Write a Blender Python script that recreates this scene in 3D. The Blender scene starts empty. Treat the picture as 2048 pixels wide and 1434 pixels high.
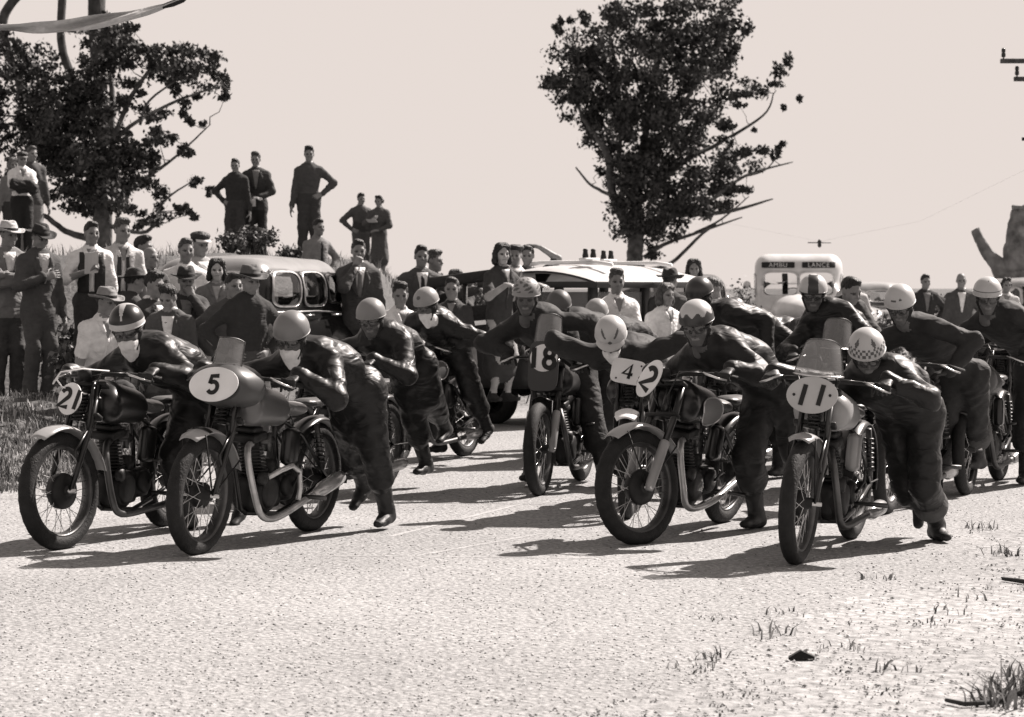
import bpy, bmesh, math, random, time
import numpy as np
from mathutils import Vector, Matrix
from mathutils.bvhtree import BVHTree
import openvdb as vdb
T0 = time.time()
random.seed(7); rng = np.random.default_rng(7)
R = math.radians
scene = bpy.context.scene
col = scene.collection

# ------------------------------------------------------------------ camera, sky, sun, exposure
FPX, HOR, CAMH = 4800.0, 575.0, 1.5          # focal length in photo pixels, horizon row, eye height
cam_d = bpy.data.cameras.new("camera"); cam = bpy.data.objects.new("camera", cam_d); col.objects.link(cam)
cam.location = (0, 0, CAMH); cam.rotation_euler = (R(90), 0, 0)
cam_d.sensor_width = 36; cam_d.lens = FPX / 2048 * 36
cam_d.shift_y = (HOR - 717) / 2048
cam_d.clip_end = 3000
cam_d.dof.use_dof = True; cam_d.dof.focus_distance = 14.3; cam_d.dof.aperture_fstop = 6.5
scene.camera = cam

SUN_AZ, SUN_EL = R(48), R(43)                # azimuth from +Y towards +X
TINT = (1.0, 0.915, 0.865)
world = bpy.data.worlds.new("World"); scene.world = world; world.use_nodes = True
wn = world.node_tree.nodes; wl = world.node_tree.links; wn.clear()
sky = wn.new("ShaderNodeTexSky"); sky.sky_type = 'NISHITA'; sky.sun_disc = False
sky.sun_elevation = SUN_EL; sky.sun_rotation = SUN_AZ; sky.dust_density = 1.0; sky.air_density = 1.0
bw = wn.new("ShaderNodeRGBToBW"); wl.new(sky.outputs[0], bw.inputs[0])
mn = wn.new("ShaderNodeMath"); mn.operation = 'MINIMUM'; mn.inputs[1].default_value = 3.0   # milky even haze
wl.new(bw.outputs[0], mn.inputs[0])
tm = wn.new("ShaderNodeVectorMath"); tm.operation = 'SCALE'; tm.inputs[0].default_value = (1.0, 0.895, 0.84)
wl.new(mn.outputs[0], tm.inputs['Scale'])
bg = wn.new("ShaderNodeBackground"); bg.inputs[1].default_value = 0.12
wl.new(tm.outputs[0], bg.inputs[0])
wo = wn.new("ShaderNodeOutputWorld"); wl.new(bg.outputs[0], wo.inputs[0])
sun_d = bpy.data.lights.new("sun", 'SUN'); sun_d.energy = 5.0; sun_d.angle = R(0.6); sun_d.color = TINT
sun = bpy.data.objects.new("sun", sun_d); col.objects.link(sun)
TOSUN = Vector((math.sin(SUN_AZ) * math.cos(SUN_EL), math.cos(SUN_AZ) * math.cos(SUN_EL), math.sin(SUN_EL)))
sun.rotation_euler = TOSUN.to_track_quat('Z', 'Y').to_euler(); sun.location = (10, 10, 30)
scene.view_settings.view_transform = 'Standard'; scene.view_settings.look = 'None'
scene.view_settings.exposure = 1.15; scene.view_settings.gamma = 1; scene.view_settings.use_curve_mapping = False

def at(px, py, d):                            # photo pixel + depth -> point
    return Vector(((px - 1024) / FPX * d, d, CAMH - (py - HOR) / FPX * d))
def on_road(px, py):                          # photo pixel on the road plane -> point
    return at(px, py, FPX * CAMH / (py - HOR))

# ------------------------------------------------------------------ materials
MATS = {}
def gm(v, rough=0.8, kind='plain', metal=0.0, name=None, spec=0.3):
    """neutral grey material of albedo v with grain/relief by kind"""
    key = (v, rough, kind, metal, name)
    if key in MATS: return MATS[key]
    m = bpy.data.materials.new(name or f"{kind}_{v:.3f}"); m.use_nodes = True
    nt = m.node_tree; p = nt.nodes['Principled BSDF']
    p.inputs['Roughness'].default_value = rough; p.inputs['Metallic'].default_value = metal
    p.inputs['Specular IOR Level'].default_value = spec
    prm = {'plain': (6, .12, 0, 0), 'cloth': (22, .12, 7, .42), 'leather': (7, .2, 6, .50), 'hair': (40, .5, 60, .5),
           'skin': (14, .18, 30, .08), 'rubber': (20, .3, 50, .3), 'metal': (10, .35, 30, .05), 'paint': (4, .15, 3, .02),
           'bark': (5, .55, 7, 1.0), 'leaf': (3, .5, 0, 0), 'paper': (8, .06, 0, 0)}[kind]
    tc = nt.nodes.new("ShaderNodeTexCoord")
    nz = nt.nodes.new("ShaderNodeTexNoise"); nz.inputs['Scale'].default_value = prm[0]; nz.inputs['Detail'].default_value = 5
    nt.links.new(tc.outputs['Object'], nz.inputs['Vector'])
    mr = nt.nodes.new("ShaderNodeMapRange"); mr.inputs[1].default_value = .3; mr.inputs[2].default_value = .7
    mr.inputs[3].default_value = v * (1 - prm[1]); mr.inputs[4].default_value = v * (1 + prm[1])
    nt.links.new(nz.outputs[0], mr.inputs[0]); nt.links.new(mr.outputs[0], p.inputs['Base Color'])
    if prm[2]:
        n2 = nt.nodes.new("ShaderNodeTexNoise"); n2.inputs['Scale'].default_value = prm[2]; n2.inputs['Detail'].default_value = 1.6 if kind in ('leather', 'cloth') else 4
        n2.inputs['Distortion'].default_value = 1.6 if kind in ('leather', 'cloth') else 1.2
        mp = nt.nodes.new("ShaderNodeMapping"); mp.inputs['Scale'].default_value = (1, 1, .35) if kind in ('bark',) else (1, 1, 1.9) if kind in ('leather', 'cloth') else (1, 1, 1)
        nt.links.new(tc.outputs['Object'], mp.inputs[0]); nt.links.new(mp.outputs[0], n2.inputs['Vector'])
        b = nt.nodes.new("ShaderNodeBump"); b.inputs['Strength'].default_value = prm[3]; b.inputs['Distance'].default_value = .03
        nt.links.new(n2.outputs[0], b.inputs['Height']); nt.links.new(b.outputs[0], p.inputs['Normal'])
    MATS[key] = m
    return m
LEATHER = gm(.010, .46, 'leather', spec=.30); LEATHER2 = gm(.016, .52, 'leather', spec=.28)
OVERALL = gm(.020, .75, 'cloth')
SKIN = gm(.19, .55, 'skin'); SKIN2 = gm(.15, .55, 'skin'); EYE = gm(.04, .3, 'plain'); LIP = gm(.17, .6, 'plain')
HAIRD = gm(.02, .5, 'hair'); HAIRB = gm(.06, .5, 'hair'); HAIRL = gm(.14, .5, 'hair')
WHITE = gm(.66, .8, 'cloth'); CREAM = gm(.46, .8, 'cloth'); LGREY = gm(.16, .85, 'cloth'); MGREY = gm(.065, .85, 'cloth')
DGREY = gm(.038, .85, 'cloth'); BLACKC = gm(.018, .85, 'cloth'); SHOE = gm(.02, .55, 'leather')
PAPER = gm(.5, .8, 'paper'); RUBBER = gm(.014, .75, 'rubber'); STEEL = gm(.55, .28, 'metal', 1.0); DULL = gm(.09, .45, 'metal', .9); ENG = gm(.035, .5, 'metal', .7)
BLACKP = gm(.009, .3, 'paint', spec=.5); SILVER = gm(.26, .35, 'paint', spec=.5); WHITEP = gm(.70, .4, 'paint'); INK = gm(.015, .6, 'plain')
IRON = gm(.022, .5, 'metal', .5)
def glass_mat():
    m = bpy.data.materials.new("screen_celluloid"); m.use_nodes = True; nt = m.node_tree; p = nt.nodes['Principled BSDF']
    p.inputs['Base Color'].default_value = (.5, .5, .5, 1); p.inputs['Roughness'].default_value = .15
    tr = nt.nodes.new("ShaderNodeBsdfTransparent"); tr.inputs[0].default_value = (.6, .6, .6, 1)
    mx = nt.nodes.new("ShaderNodeMixShader"); mx.inputs[0].default_value = .28
    nt.links.new(tr.outputs[0], mx.inputs[1]); nt.links.new(p.outputs[0], mx.inputs[2])
    nt.links.new(mx.outputs[0], nt.nodes['Material Output'].inputs[0]); return m
SCREEN = glass_mat()
PANE = gm(.02, .08, 'paint', spec=.6, name='dark_window_glass')

# ------------------------------------------------------------------ object helpers
def link_mesh(name, verts, faces, mats, parent=None, mids=None, smooth=True, matrix=None):
    me = bpy.data.meshes.new(name)
    if isinstance(verts, np.ndarray) and isinstance(faces, np.ndarray):
        nv, nf, k = len(verts), len(faces), faces.shape[1]
        me.vertices.add(nv); me.vertices.foreach_set('co', np.ascontiguousarray(verts, dtype=np.float32).ravel())
        me.loops.add(nf * k); me.loops.foreach_set('vertex_index', np.ascontiguousarray(faces, dtype=np.int32).ravel())
        me.polygons.add(nf); me.polygons.foreach_set('loop_start', np.arange(0, nf * k, k, dtype=np.int32))
        me.update(calc_edges=True)
    else:
        me.from_pydata([tuple(v) for v in verts], [], faces)
    if not isinstance(mats, (list, tuple)): mats = [mats]
    for m in mats: me.materials.append(m)
    if mids is not None: me.polygons.foreach_set('material_index', np.asarray(mids, dtype=np.int32))
    if smooth is True: me.polygons.foreach_set('use_smooth', np.ones(len(me.polygons), dtype=bool))
    elif smooth is not False:
        me.polygons.foreach_set('use_smooth', np.asarray(smooth, dtype=bool))
    me.validate(); me.update()
    o = bpy.data.objects.new(name, me); col.objects.link(o)
    if parent is not None: o.parent = parent
    if matrix is not None: o.matrix_local = matrix
    return o
SHARED = {}
def shared(key, name, make, mats, parent, matrix=None):
    """alike pieces share one mesh; materials sit on the object"""
    mats = list(mats) if isinstance(mats, (list, tuple)) else [mats]
    if key not in SHARED:
        v, f, mi = make(); o = link_mesh(name, v, f, mats, parent, mi, True, matrix); SHARED[key] = o.data
    else:
        o = bpy.data.objects.new(name, SHARED[key]); col.objects.link(o); o.parent = parent
        if matrix is not None: o.matrix_local = matrix
    for i, m in enumerate(mats): o.material_slots[i].link = 'OBJECT'; o.material_slots[i].material = m
    return o
def tag(o, label=None, cat=None, group=None, kind=None):
    if label: o['label'] = label
    if cat: o['category'] = cat
    if group: o['group'] = group
    if kind: o['kind'] = kind
    return o
def empty(name, loc, rz=0):
    o = bpy.data.objects.new(name, None); col.objects.link(o); o.location = loc; o.rotation_euler = (0, 0, rz)
    o.empty_display_size = .1
    return o

class MB:
    """collects plain shapes for ONE mesh"""
    def __init__(s): s.v = []; s.f = []; s.m = []; s.s = []
    def add(s, vs, fs, m=0, smooth=True):
        o = len(s.v); s.v += [Vector(v) for v in vs]
        for f in fs: s.f.append([i + o for i in f]); s.m.append(m); s.s.append(smooth)
        return s
    def box(s, c, d, rot=None, m=0, bev=0.0):
        c = Vector(c); hx, hy, hz = d[0] / 2, d[1] / 2, d[2] / 2; rot = rot or Matrix.Identity(3)
        if bev <= 0:
            vs = [(x, y, z) for x in (-hx, hx) for y in (-hy, hy) for z in (-hz, hz)]
            fs = [(0, 1, 3, 2), (4, 6, 7, 5), (0, 4, 5, 1), (2, 3, 7, 6), (0, 2, 6, 4), (1, 5, 7, 3)]
        else:
            b = min(bev, hx * .9, hy * .9, hz * .9); bm = bmesh.new(); bmesh.ops.create_cube(bm, size=1)
            for v in bm.verts: v.co = Vector((v.co.x * 2 * hx, v.co.y * 2 * hy, v.co.z * 2 * hz))
            bmesh.ops.bevel(bm, geom=bm.edges[:], offset=b, segments=2, affect='EDGES', profile=.5)
            bm.verts.index_update(); vs = [v.co.copy() for v in bm.verts]; fs = [[v.index for v in f.verts] for f in bm.faces]; bm.free()
        return s.add([rot @ Vector(v) + c for v in vs], fs, m, bev > 0)
    def tube(s, pts, r, n=8, m=0, cap=True, groove=0.0):
        pts = [Vector(p) for p in pts]; rr = r if isinstance(r, (list, tuple)) else [r] * len(pts)
        vs = []; prev = None
        for i, p in enumerate(pts):
            t = (pts[min(i + 1, len(pts) - 1)] - pts[max(i - 1, 0)]).normalized()
            if prev is None:
                a = t.cross(Vector((0, 0, 1)));
                if a.length < .1: a = t.cross(Vector((0, 1, 0)))
            else: a = prev - t * prev.dot(t)
            a.normalize(); prev = a; b = t.cross(a)
            for k in range(n):
                q = 2 * math.pi * k / n
                gr = 1 + groove * (math.sin(q * 5 + 1.1 * math.sin(i * .7)) + .7 * math.sin(q * 9 + i * .35) + .6 * math.sin(q * 2 + i * .9)) if groove else 1
                vs.append(p + (a * math.cos(q) + b * math.sin(q)) * rr[i] * gr)
        fs = []
        for i in range(len(pts) - 1):
            for k in range(n):
                fs.append((i * n + k, i * n + (k + 1) % n, (i + 1) * n + (k + 1) % n, (i + 1) * n + k))
        if cap: fs += [tuple(range(n - 1, -1, -1)), tuple((len(pts) - 1) * n + k for k in range(n))]
        return s.add(vs, fs, m)
    def lathe(s, prof, c=(0, 0, 0), axis='z', n=24, m=0, sx=1, sy=1):
        """prof: list of (radius, height) ; closed caps where radius 0"""
        vs = []; c = Vector(c)
        for (r, h) in prof:
            for k in range(n):
                q = 2 * math.pi * k / n; a, b = r * math.cos(q) * sx, r * math.sin(q) * sy
                vs.append(c + (Vector((a, b, h)) if axis == 'z' else Vector((a, h, b)) if axis == 'y' else Vector((h, a, b))))
        fs = [(i * n + k, i * n + (k + 1) % n, (i + 1) * n + (k + 1) % n, (i + 1) * n + k) for i in range(len(prof) - 1) for k in range(n)]
        return s.add(vs, fs, m)
    def torus(s, c, Rr, r, axis='y', n=40, k=10, m=0, sq=1.0):
        c = Vector(c); vs = []
        for i in range(n):
            a = 2 * math.pi * i / n
            for j in range(k):
                b = 2 * math.pi * j / k; rad = Rr + r * math.cos(b); h = r * math.sin(b) * sq
                vs.append(c + (Vector((rad * math.cos(a), h, rad * math.sin(a))) if axis == 'y' else Vector((rad * math.cos(a), rad * math.sin(a), h))))
        fs = [(i * k + j, ((i + 1) % n) * k + j, ((i + 1) % n) * k + (j + 1) % k, i * k + (j + 1) % k) for i in range(n) for j in range(k)]
        return s.add(vs, fs, m)
    def ribbon(s, pts, w, nrm, th=.004, m=0):
        """flat stroke of width w along pts in the plane with normal nrm"""
        pts = [Vector(p) for p in pts]; nrm = Vector(nrm).normalized(); vs = []
        for i, p in enumerate(pts):
            t = (pts[min(i + 1, len(pts) - 1)] - pts[max(i - 1, 0)]).normalized(); b = nrm.cross(t).normalized() * (w / 2)
            vs += [p - b, p + b, p + b + nrm * th, p - b + nrm * th]
        fs = [(i * 4 + j, i * 4 + (j + 1) % 4, i * 4 + 4 + (j + 1) % 4, i * 4 + 4 + j) for i in range(len(pts) - 1) for j in range(4)]
        fs += [(0, 3, 2, 1), tuple(len(vs) - 4 + j for j in range(4))]
        return s.add(vs, fs, m, False)
    def xf(s, M):
        s.v = [M @ v for v in s.v]; return s
    def build(s, name, mats, parent=None, smooth=None):
        o = link_mesh(name, s.v, s.f, mats, parent, s.m, s.s)
        bm = bmesh.new(); bm.from_mesh(o.data); bmesh.ops.recalc_face_normals(bm, faces=bm.faces); bm.to_mesh(o.data); bm.free()
        return o

# ------------------------------------------------------------------ signed distance bodies
class Sdf:
    def __init__(s): s.p = []
    def cap(s, a, b, ra, rb, m=0, k=.03, n=None, sc=1.0, op='u'):
        s.p.append(('c', np.array(a, float), np.array(b, float), ra, rb, None if n is None else np.array(n, float) / np.linalg.norm(n), sc, m, k, op)); return s
    def ell(s, c, r, m=0, k=.03, M=None, op='u'):
        s.p.append(('e', np.array(c, float), np.array(r, float), None if M is None else np.array(M, float), m, k, op)); return s
    def rbox(s, c, h, r, m=0, k=.03, M=None, op='u'):
        s.p.append(('b', np.array(c, float), np.array(h, float), r, None if M is None else np.array(M, float), m, k, op)); return s
    @staticmethod
    def dist(p, P):
        if p[0] == 'c':
            _, a, b, ra, rb, n, sc = p[:7]; ab = b - a; L = max(ab @ ab, 1e-9)
            t = np.clip(((P - a) @ ab) / L, 0, 1)
            q = P - a - t[..., None] * ab
            if n is not None: q = q + (q @ n)[..., None] * n * (1 / sc - 1)
            d = np.sqrt((q * q).sum(-1)) - (ra + (rb - ra) * t)
            return d * (min(sc, 1) if n is not None else 1)
        if p[0] == 'e':
            q = P - p[1]
            if p[3] is not None: q = q @ p[3]
            k0 = np.sqrt(((q / p[2]) ** 2).sum(-1)); k1 = np.sqrt(((q / p[2] ** 2) ** 2).sum(-1)) + 1e-9
            return k0 * (k0 - 1) / k1
        q = P - p[1]
        if p[4] is not None: q = q @ p[4]
        q = np.abs(q) - (p[2] - p[3])
        return np.sqrt((np.maximum(q, 0) ** 2).sum(-1)) + np.minimum(q.max(-1), 0) - p[3]
    @staticmethod
    def box(p):
        if p[0] == 'c':
            r = max(p[3], p[4]) * max(1, p[6]); return np.minimum(p[1], p[2]) - r, np.maximum(p[1], p[2]) + r
        r = p[2].max() if p[0] == 'e' else np.linalg.norm(p[2])
        if p[0] == 'e' and p[3] is None: r = p[2]
        if p[0] == 'b' and p[4] is None: r = p[2]
        return p[1] - r, p[1] + r
    def mesh(s, vox):
        lo = np.min([s.box(p)[0] for p in s.p if p[-1] == 'u'], 0) - 4 * vox; hi = np.max([s.box(p)[1] for p in s.p if p[-1] == 'u'], 0) + 4 * vox
        N = np.ceil((hi - lo) / vox).astype(int) + 1
        F = np.full(N, .3, dtype=np.float32)
        ax = [lo[i] + np.arange(N[i]) * vox for i in range(3)]
        for p in s.p:
            k = p[-2]; b0, b1 = s.box(p); mg = k + 4 * vox
            i0 = np.maximum(((b0 - mg - lo) / vox).astype(int), 0); i1 = np.minimum(np.ceil((b1 + mg - lo) / vox).astype(int) + 1, N)
            if (i1 <= i0).any(): continue
            P = np.stack(np.meshgrid(ax[0][i0[0]:i1[0]], ax[1][i0[1]:i1[1]], ax[2][i0[2]:i1[2]], indexing='ij'), -1)
            d = s.dist(p, P); sl = (slice(i0[0], i1[0]), slice(i0[1], i1[1]), slice(i0[2], i1[2])); f = F[sl]
            if p[-1] == 'u':
                h = np.maximum(k - np.abs(f - d), 0) / k; F[sl] = np.minimum(f, d) - h * h * k * .25
            else:
                d = -d; h = np.maximum(k - np.abs(f - d), 0) / k; F[sl] = np.maximum(f, d) + h * h * k * .25
        g = vdb.FloatGrid(.3); g.copyFromArray(F)
        pts, quads = g.convertToQuads(0.0)
        pts = pts * vox + lo
        quads = quads[:, ::-1]
        # orientation check
        c = pts[quads].mean(1); n = np.cross(pts[quads[:, 1]] - pts[quads[:, 0]], pts[quads[:, 2]] - pts[quads[:, 0]])
        if (np.einsum('ij,ij->', n, c)) * 1.0 < 0: quads = quads[:, ::-1]; n = -n
        best = np.full(len(c), 9.); mid = np.zeros(len(c), int)
        for p in s.p:
            if p[-1] != 'u': continue
            d = s.dist(p, c); w = d < best; best[w] = d[w]; mid[w] = p[-3]
        return pts, quads, mid
def vnormals(pts, quads):
    n = np.cross(pts[quads[:, 2]] - pts[quads[:, 0]], pts[quads[:, 3]] - pts[quads[:, 1]]); vn = np.zeros_like(pts)
    for j in range(4): np.add.at(vn, quads[:, j], n)
    return vn / (np.linalg.norm(vn, axis=1)[:, None] + 1e-9)
def folds(P, seed, amp):
    """cloth creases: ridged sums of sines"""
    r = np.random.default_rng(seed); out = np.zeros(len(P)); W = P + .03 * np.sin(P[:, [1, 2, 0]] * 17 + seed)
    for wl, a in ((.23, 1.), (.14, .8), (.085, .55)):
        for _ in range(3):
            d = r.normal(size=3); d /= np.linalg.norm(d); out += a * (1 - 2 * np.abs(np.sin(W @ d * math.pi / wl + r.uniform(0, 6))))
    return out * amp * .25
# ------------------------------------------------------------------ people: templates
# head frame: x = face forward, y = left, z = up, origin between the ears (head height about .26 before the .9 scale)
def head_sdf(jaw=1.0, rider=False):
    s = Sdf()                                  # mats: 0 skin 1 eye 2 lip 3 leather
    s.ell((-.012, 0, .035), (.100, .077, .094), 0, .03)
    s.ell((.028, 0, -.045), (.066, .058 * jaw, .084), 0, .04)
    s.cap((.062, -.012, -.108), (.062, .012, -.108), .022, .022, 0, .035)
    s.cap((.080, -.042, .022), (.080, .042, .022), .013, .013, 0, .02)
    for y in (-1, 1):
        s.ell((.055, y * .042, -.035), (.036, .024, .03), 0, .03)
        s.ell((.106, y * .032, .0), (.020, .019, .014), 0, .012, op='s')
        s.ell((.076, y * .032, .0), (.0165, .016, .0125), 1, .004)
        s.ell((-.008, y * .079, -.004), (.026, .010, .034), 0, .012)
    s.cap((.092, 0, .015), (.117, 0, -.030), .008, .012, 0, .014)
    s.cap((.100, -.013, -.036), (.100, .013, -.036), .009, .009, 0, .01)
    s.cap((.089, -.017, -.071), (.089, .017, -.071), .006, .006, 2, .008)
    s.cap((.087, -.014, -.081), (.087, .014, -.081), .0075, .0075, 0, .008)
    s.cap((-.02, 0, -.07), (-.045, 0, -.20), .057, .060, 0, .03)
    if rider:
        s.ell((-.028, 0, -.010), (.098, .090, .098), 3, .015)
        s.cap((.005, .082, -.03), (.045, .045, -.125), .016, .012, 3, .01)
        s.cap((.005, -.082, -.03), (.045, -.045, -.125), .016, .012, 3, .01)
        s.cap((.045, .045, -.125), (.045, -.045, -.125), .012, .012, 3, .01)
    return s
HEADS = {k: head_sdf(*a).mesh(v) for k, a, v in (('man', (1.04,), .0096), ('woman', (.92,), .0096), ('rider', (1.02, True), .0085))}

def hand_mesh(curl, spread=.06, thumb=.6):
    """x along the fingers, z = back of the hand, +y = thumb side (right hand, palm down)"""
    s = Sdf(); s.cap((.0, .0, 0), (.07, .018, 0), .028, .026, 0, .02, (0, 0, 1), .55); s.cap((.0, .0, 0), (.075, -.018, 0), .028, .024, 0, .02, (0, 0, 1), .55)
    s.cap((-.05, 0, 0), (.01, 0, 0), .027, .026, 0, .02, (0, 0, 1), .8)
    for i, (y, L) in enumerate(((.033, .072), (.011, .082), (-.011, .076), (-.032, .060))):
        p = np.array((.085, y, 0.)); a = 0; yaw = (1.5 - i) * spread
        for j, (f, c) in enumerate(zip((.45, .32, .23), curl)):
            a += c; d = np.array((math.cos(a) * math.cos(yaw), math.cos(a) * math.sin(yaw), -math.sin(a))); q = p + d * L * f
            s.cap(p, q, .0098 - .001 * j, .0090 - .001 * j, 0, .004); p = q
    p = np.array((.022, .026, -.004))
    for j, (L, ang, dn) in enumerate(((.042, 1.0, .3), (.032, .55, thumb), (.026, .3, thumb + .2))):
        d = np.array((math.cos(ang) * math.cos(dn), math.sin(ang) * math.cos(dn), -math.sin(dn))); q = p + d * L
        s.cap(p, q, .0125 - .0012 * j, .0115 - .0015 * j, 0, .006); p = q
    return s.mesh(.0072)
HANDS = {'relax': hand_mesh((.25, .35, .3)), 'grip': hand_mesh((1.0, 1.2, .7), .02, .9), 'flat': hand_mesh((.08, .1, .08), .1, .2)}

def rot_cols(x, y, z): return Matrix((x, y, z)).transposed()
def frame(x, up):
    x = Vector(x).normalized(); z = Vector(up); z = (z - x * x.dot(z)).normalized(); y = z.cross(x)
    return rot_cols(x, y, z)
def ik(a, t, l1, l2, hint):
    a, t, hint = Vector(a), Vector(t), Vector(hint); d = (t - a).length
    if d > (l1 + l2) * .998: t = a + (t - a) * ((l1 + l2) * .998 / d); d = (l1 + l2) * .998
    n = (t - a) / max(d, 1e-6); x = (l1 * l1 - l2 * l2 + d * d) / (2 * d); h = math.sqrt(max(l1 * l1 - x * x, 0))
    b = hint - n * hint.dot(n); b.normalize()
    return a + n * x + b * h, t

# hair / hat / helmet meshes in the head frame (cached meshes)
def hair_mesh(style):
    s = Sdf()
    if style == 'bald':
        s.ell((-.03, 0, -.0), (.086, .083, .05), 0, .01); s.ell((.06, 0, .0), (.075, .12, .12), 0, .02, op='s'); return s.mesh(.009)[:2]
    s.ell((-.020, 0, .044), (.103, .083, .094), 0, .02)
    if style == 'short':
        s.ell((.045, .0, .108), (.050, .056, .030), 0, .03); s.ell((.03, -.025, .116), (.05, .04, .026), 0, .02)
    elif style == 'quiff':
        s.ell((.045, .015, .112), (.050, .056, .038), 0, .02); s.ell((.0, -.025, .122), (.07, .05, .028), 0, .02); s.ell((.035, -.045, .105), (.04, .03, .03), 0, .02)
    elif style == 'wavy':
        for y in (-1, 1):
            s.ell((-.02, y * .082, -.02), (.06, .034, .085), 0, .02); s.ell((-.01, y * .095, -.085), (.05, .034, .05), 0, .02); s.ell((.015, y * .045, .085), (.06, .05, .05), 0, .04)
        s.ell((-.075, 0, -.05), (.05, .09, .1), 0, .03)
    elif style == 'rolled':
        for y in (-1, 1): s.ell((.03, y * .04, .110), (.045, .04, .034), 0, .02); s.ell((-.03, y * .085, .0), (.05, .026, .05), 0, .02)
        s.ell((-.09, 0, -.02), (.04, .07, .05), 0, .02)
    s.ell((.098, 0, -.035), (.082, .066 if style != 'wavy' else .062, .112), 0, .02, op='s')
    if style in ('short', 'quiff'):
        s.rbox((.0, 0, -.135), (.2, .2, .1), .01, 0, .02, op='s'); s.ell((.03, .09, -.02), (.06, .04, .035), 0, .01, op='s'); s.ell((.03, -.09, -.02), (.06, .04, .035), 0, .01, op='s')
    v, q, _ = s.mesh(.0085)
    n = vnormals(v, q); f = np.sin(v[:, 0] * 160 + 3 * np.sin(v[:, 1] * 60)) * np.sin(v[:, 1] * 130 + v[:, 2] * 60)
    return v + n * (f * (.003 if style in ('short',) else .006))[:, None], q
HAIR = {}
def add_hair(parent, M, style, mat):
    return shared('hair_' + style, 'hair', lambda: (*hair_mesh(style), None), mat, parent, M)
def add_hat(parent, M, style, mat, band=None, tilt=0.0):
    mb = MB(); m2 = [mat, band or BLACKC]
    if style == 'fedora':
        prof = [(.0, .152), (.03, .153), (.062, .162), (.080, .150), (.092, .11), (.098, .078), (.1005, .076), (.1005, .052), (.100, .050), (.128, .044), (.160, .047), (.174, .055), (.175, .051), (.158, .041), (.10, .040)]
        mb.lathe(prof, n=40, sx=1.12, sy=1.0)
        for i, f in enumerate(mb.f):
            z = sum(mb.v[j].z for j in f) / 4; rr = sum(math.hypot(mb.v[j].x, mb.v[j].y) for j in f) / 4
            if .050 < z < .078 and rr < .118: mb.m[i] = 1
        for v in mb.v:                          # pinch the crown, dip the brim in front
            if v.z > .1: 
                w = max(0, v.x) / .1 * (v.z - .1) / .06; v.y *= 1 - .35 * min(w, 1); v.z -= .022 * math.exp(-(v.y / .03) ** 2) * (v.z - .1) / .05
            if v.z < .06: v.z += -.25 * max(v.x - .1, 0) + .18 * abs(v.y) * (abs(v.y) > .1) * .6
    elif style == 'sunhat':
        mb.lathe([(0, .16), (.05, .158), (.082, .145), (.094, .1), (.1, .066), (.1005, .05), (.14, .038), (.19, .030), (.19, .026), (.14, .032), (.1, .040)], n=40, sx=1.1)
    elif style == 'cap':
        mb.lathe([(0, .138), (.05, .137), (.09, .122), (.108, .1), (.100, .072), (.097, .05), (.09, .05)], n=36, sx=1.1)
        vs = []; n = 12
        for i in range(n + 1):
            a = (i / n - .5) * 2.2
            vs += [(.1 * math.cos(a) + .005, .098 * math.sin(a), .058), (.165 * math.cos(a) * (1 - .12 * abs(a)) + .01, .1 * math.sin(a), .038)]
        vs += [(x, y, z - .006) for x, y, z in vs]; k = 2 * (n + 1); fs = []
        for i in range(n): fs += [(2 * i, 2 * i + 1, 2 * i + 3, 2 * i + 2), (k + 2 * i, k + 2 * i + 2, k + 2 * i + 3, k + 2 * i + 1), (2 * i + 1, k + 2 * i + 1, k + 2 * i + 3, 2 * i + 3)]
        mb.add(vs, fs, 1)
    elif style == 'beret':
        mb.lathe([(0, .145), (.06, .142), (.105, .125), (.118, .1), (.1, .078), (.09, .07)], c=(-.01, 0, 0), n=32)
    o = mb.build('hat', m2, parent); o.matrix_local = M @ Matrix.Rotation(tilt, 4, 'Y'); return o

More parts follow.
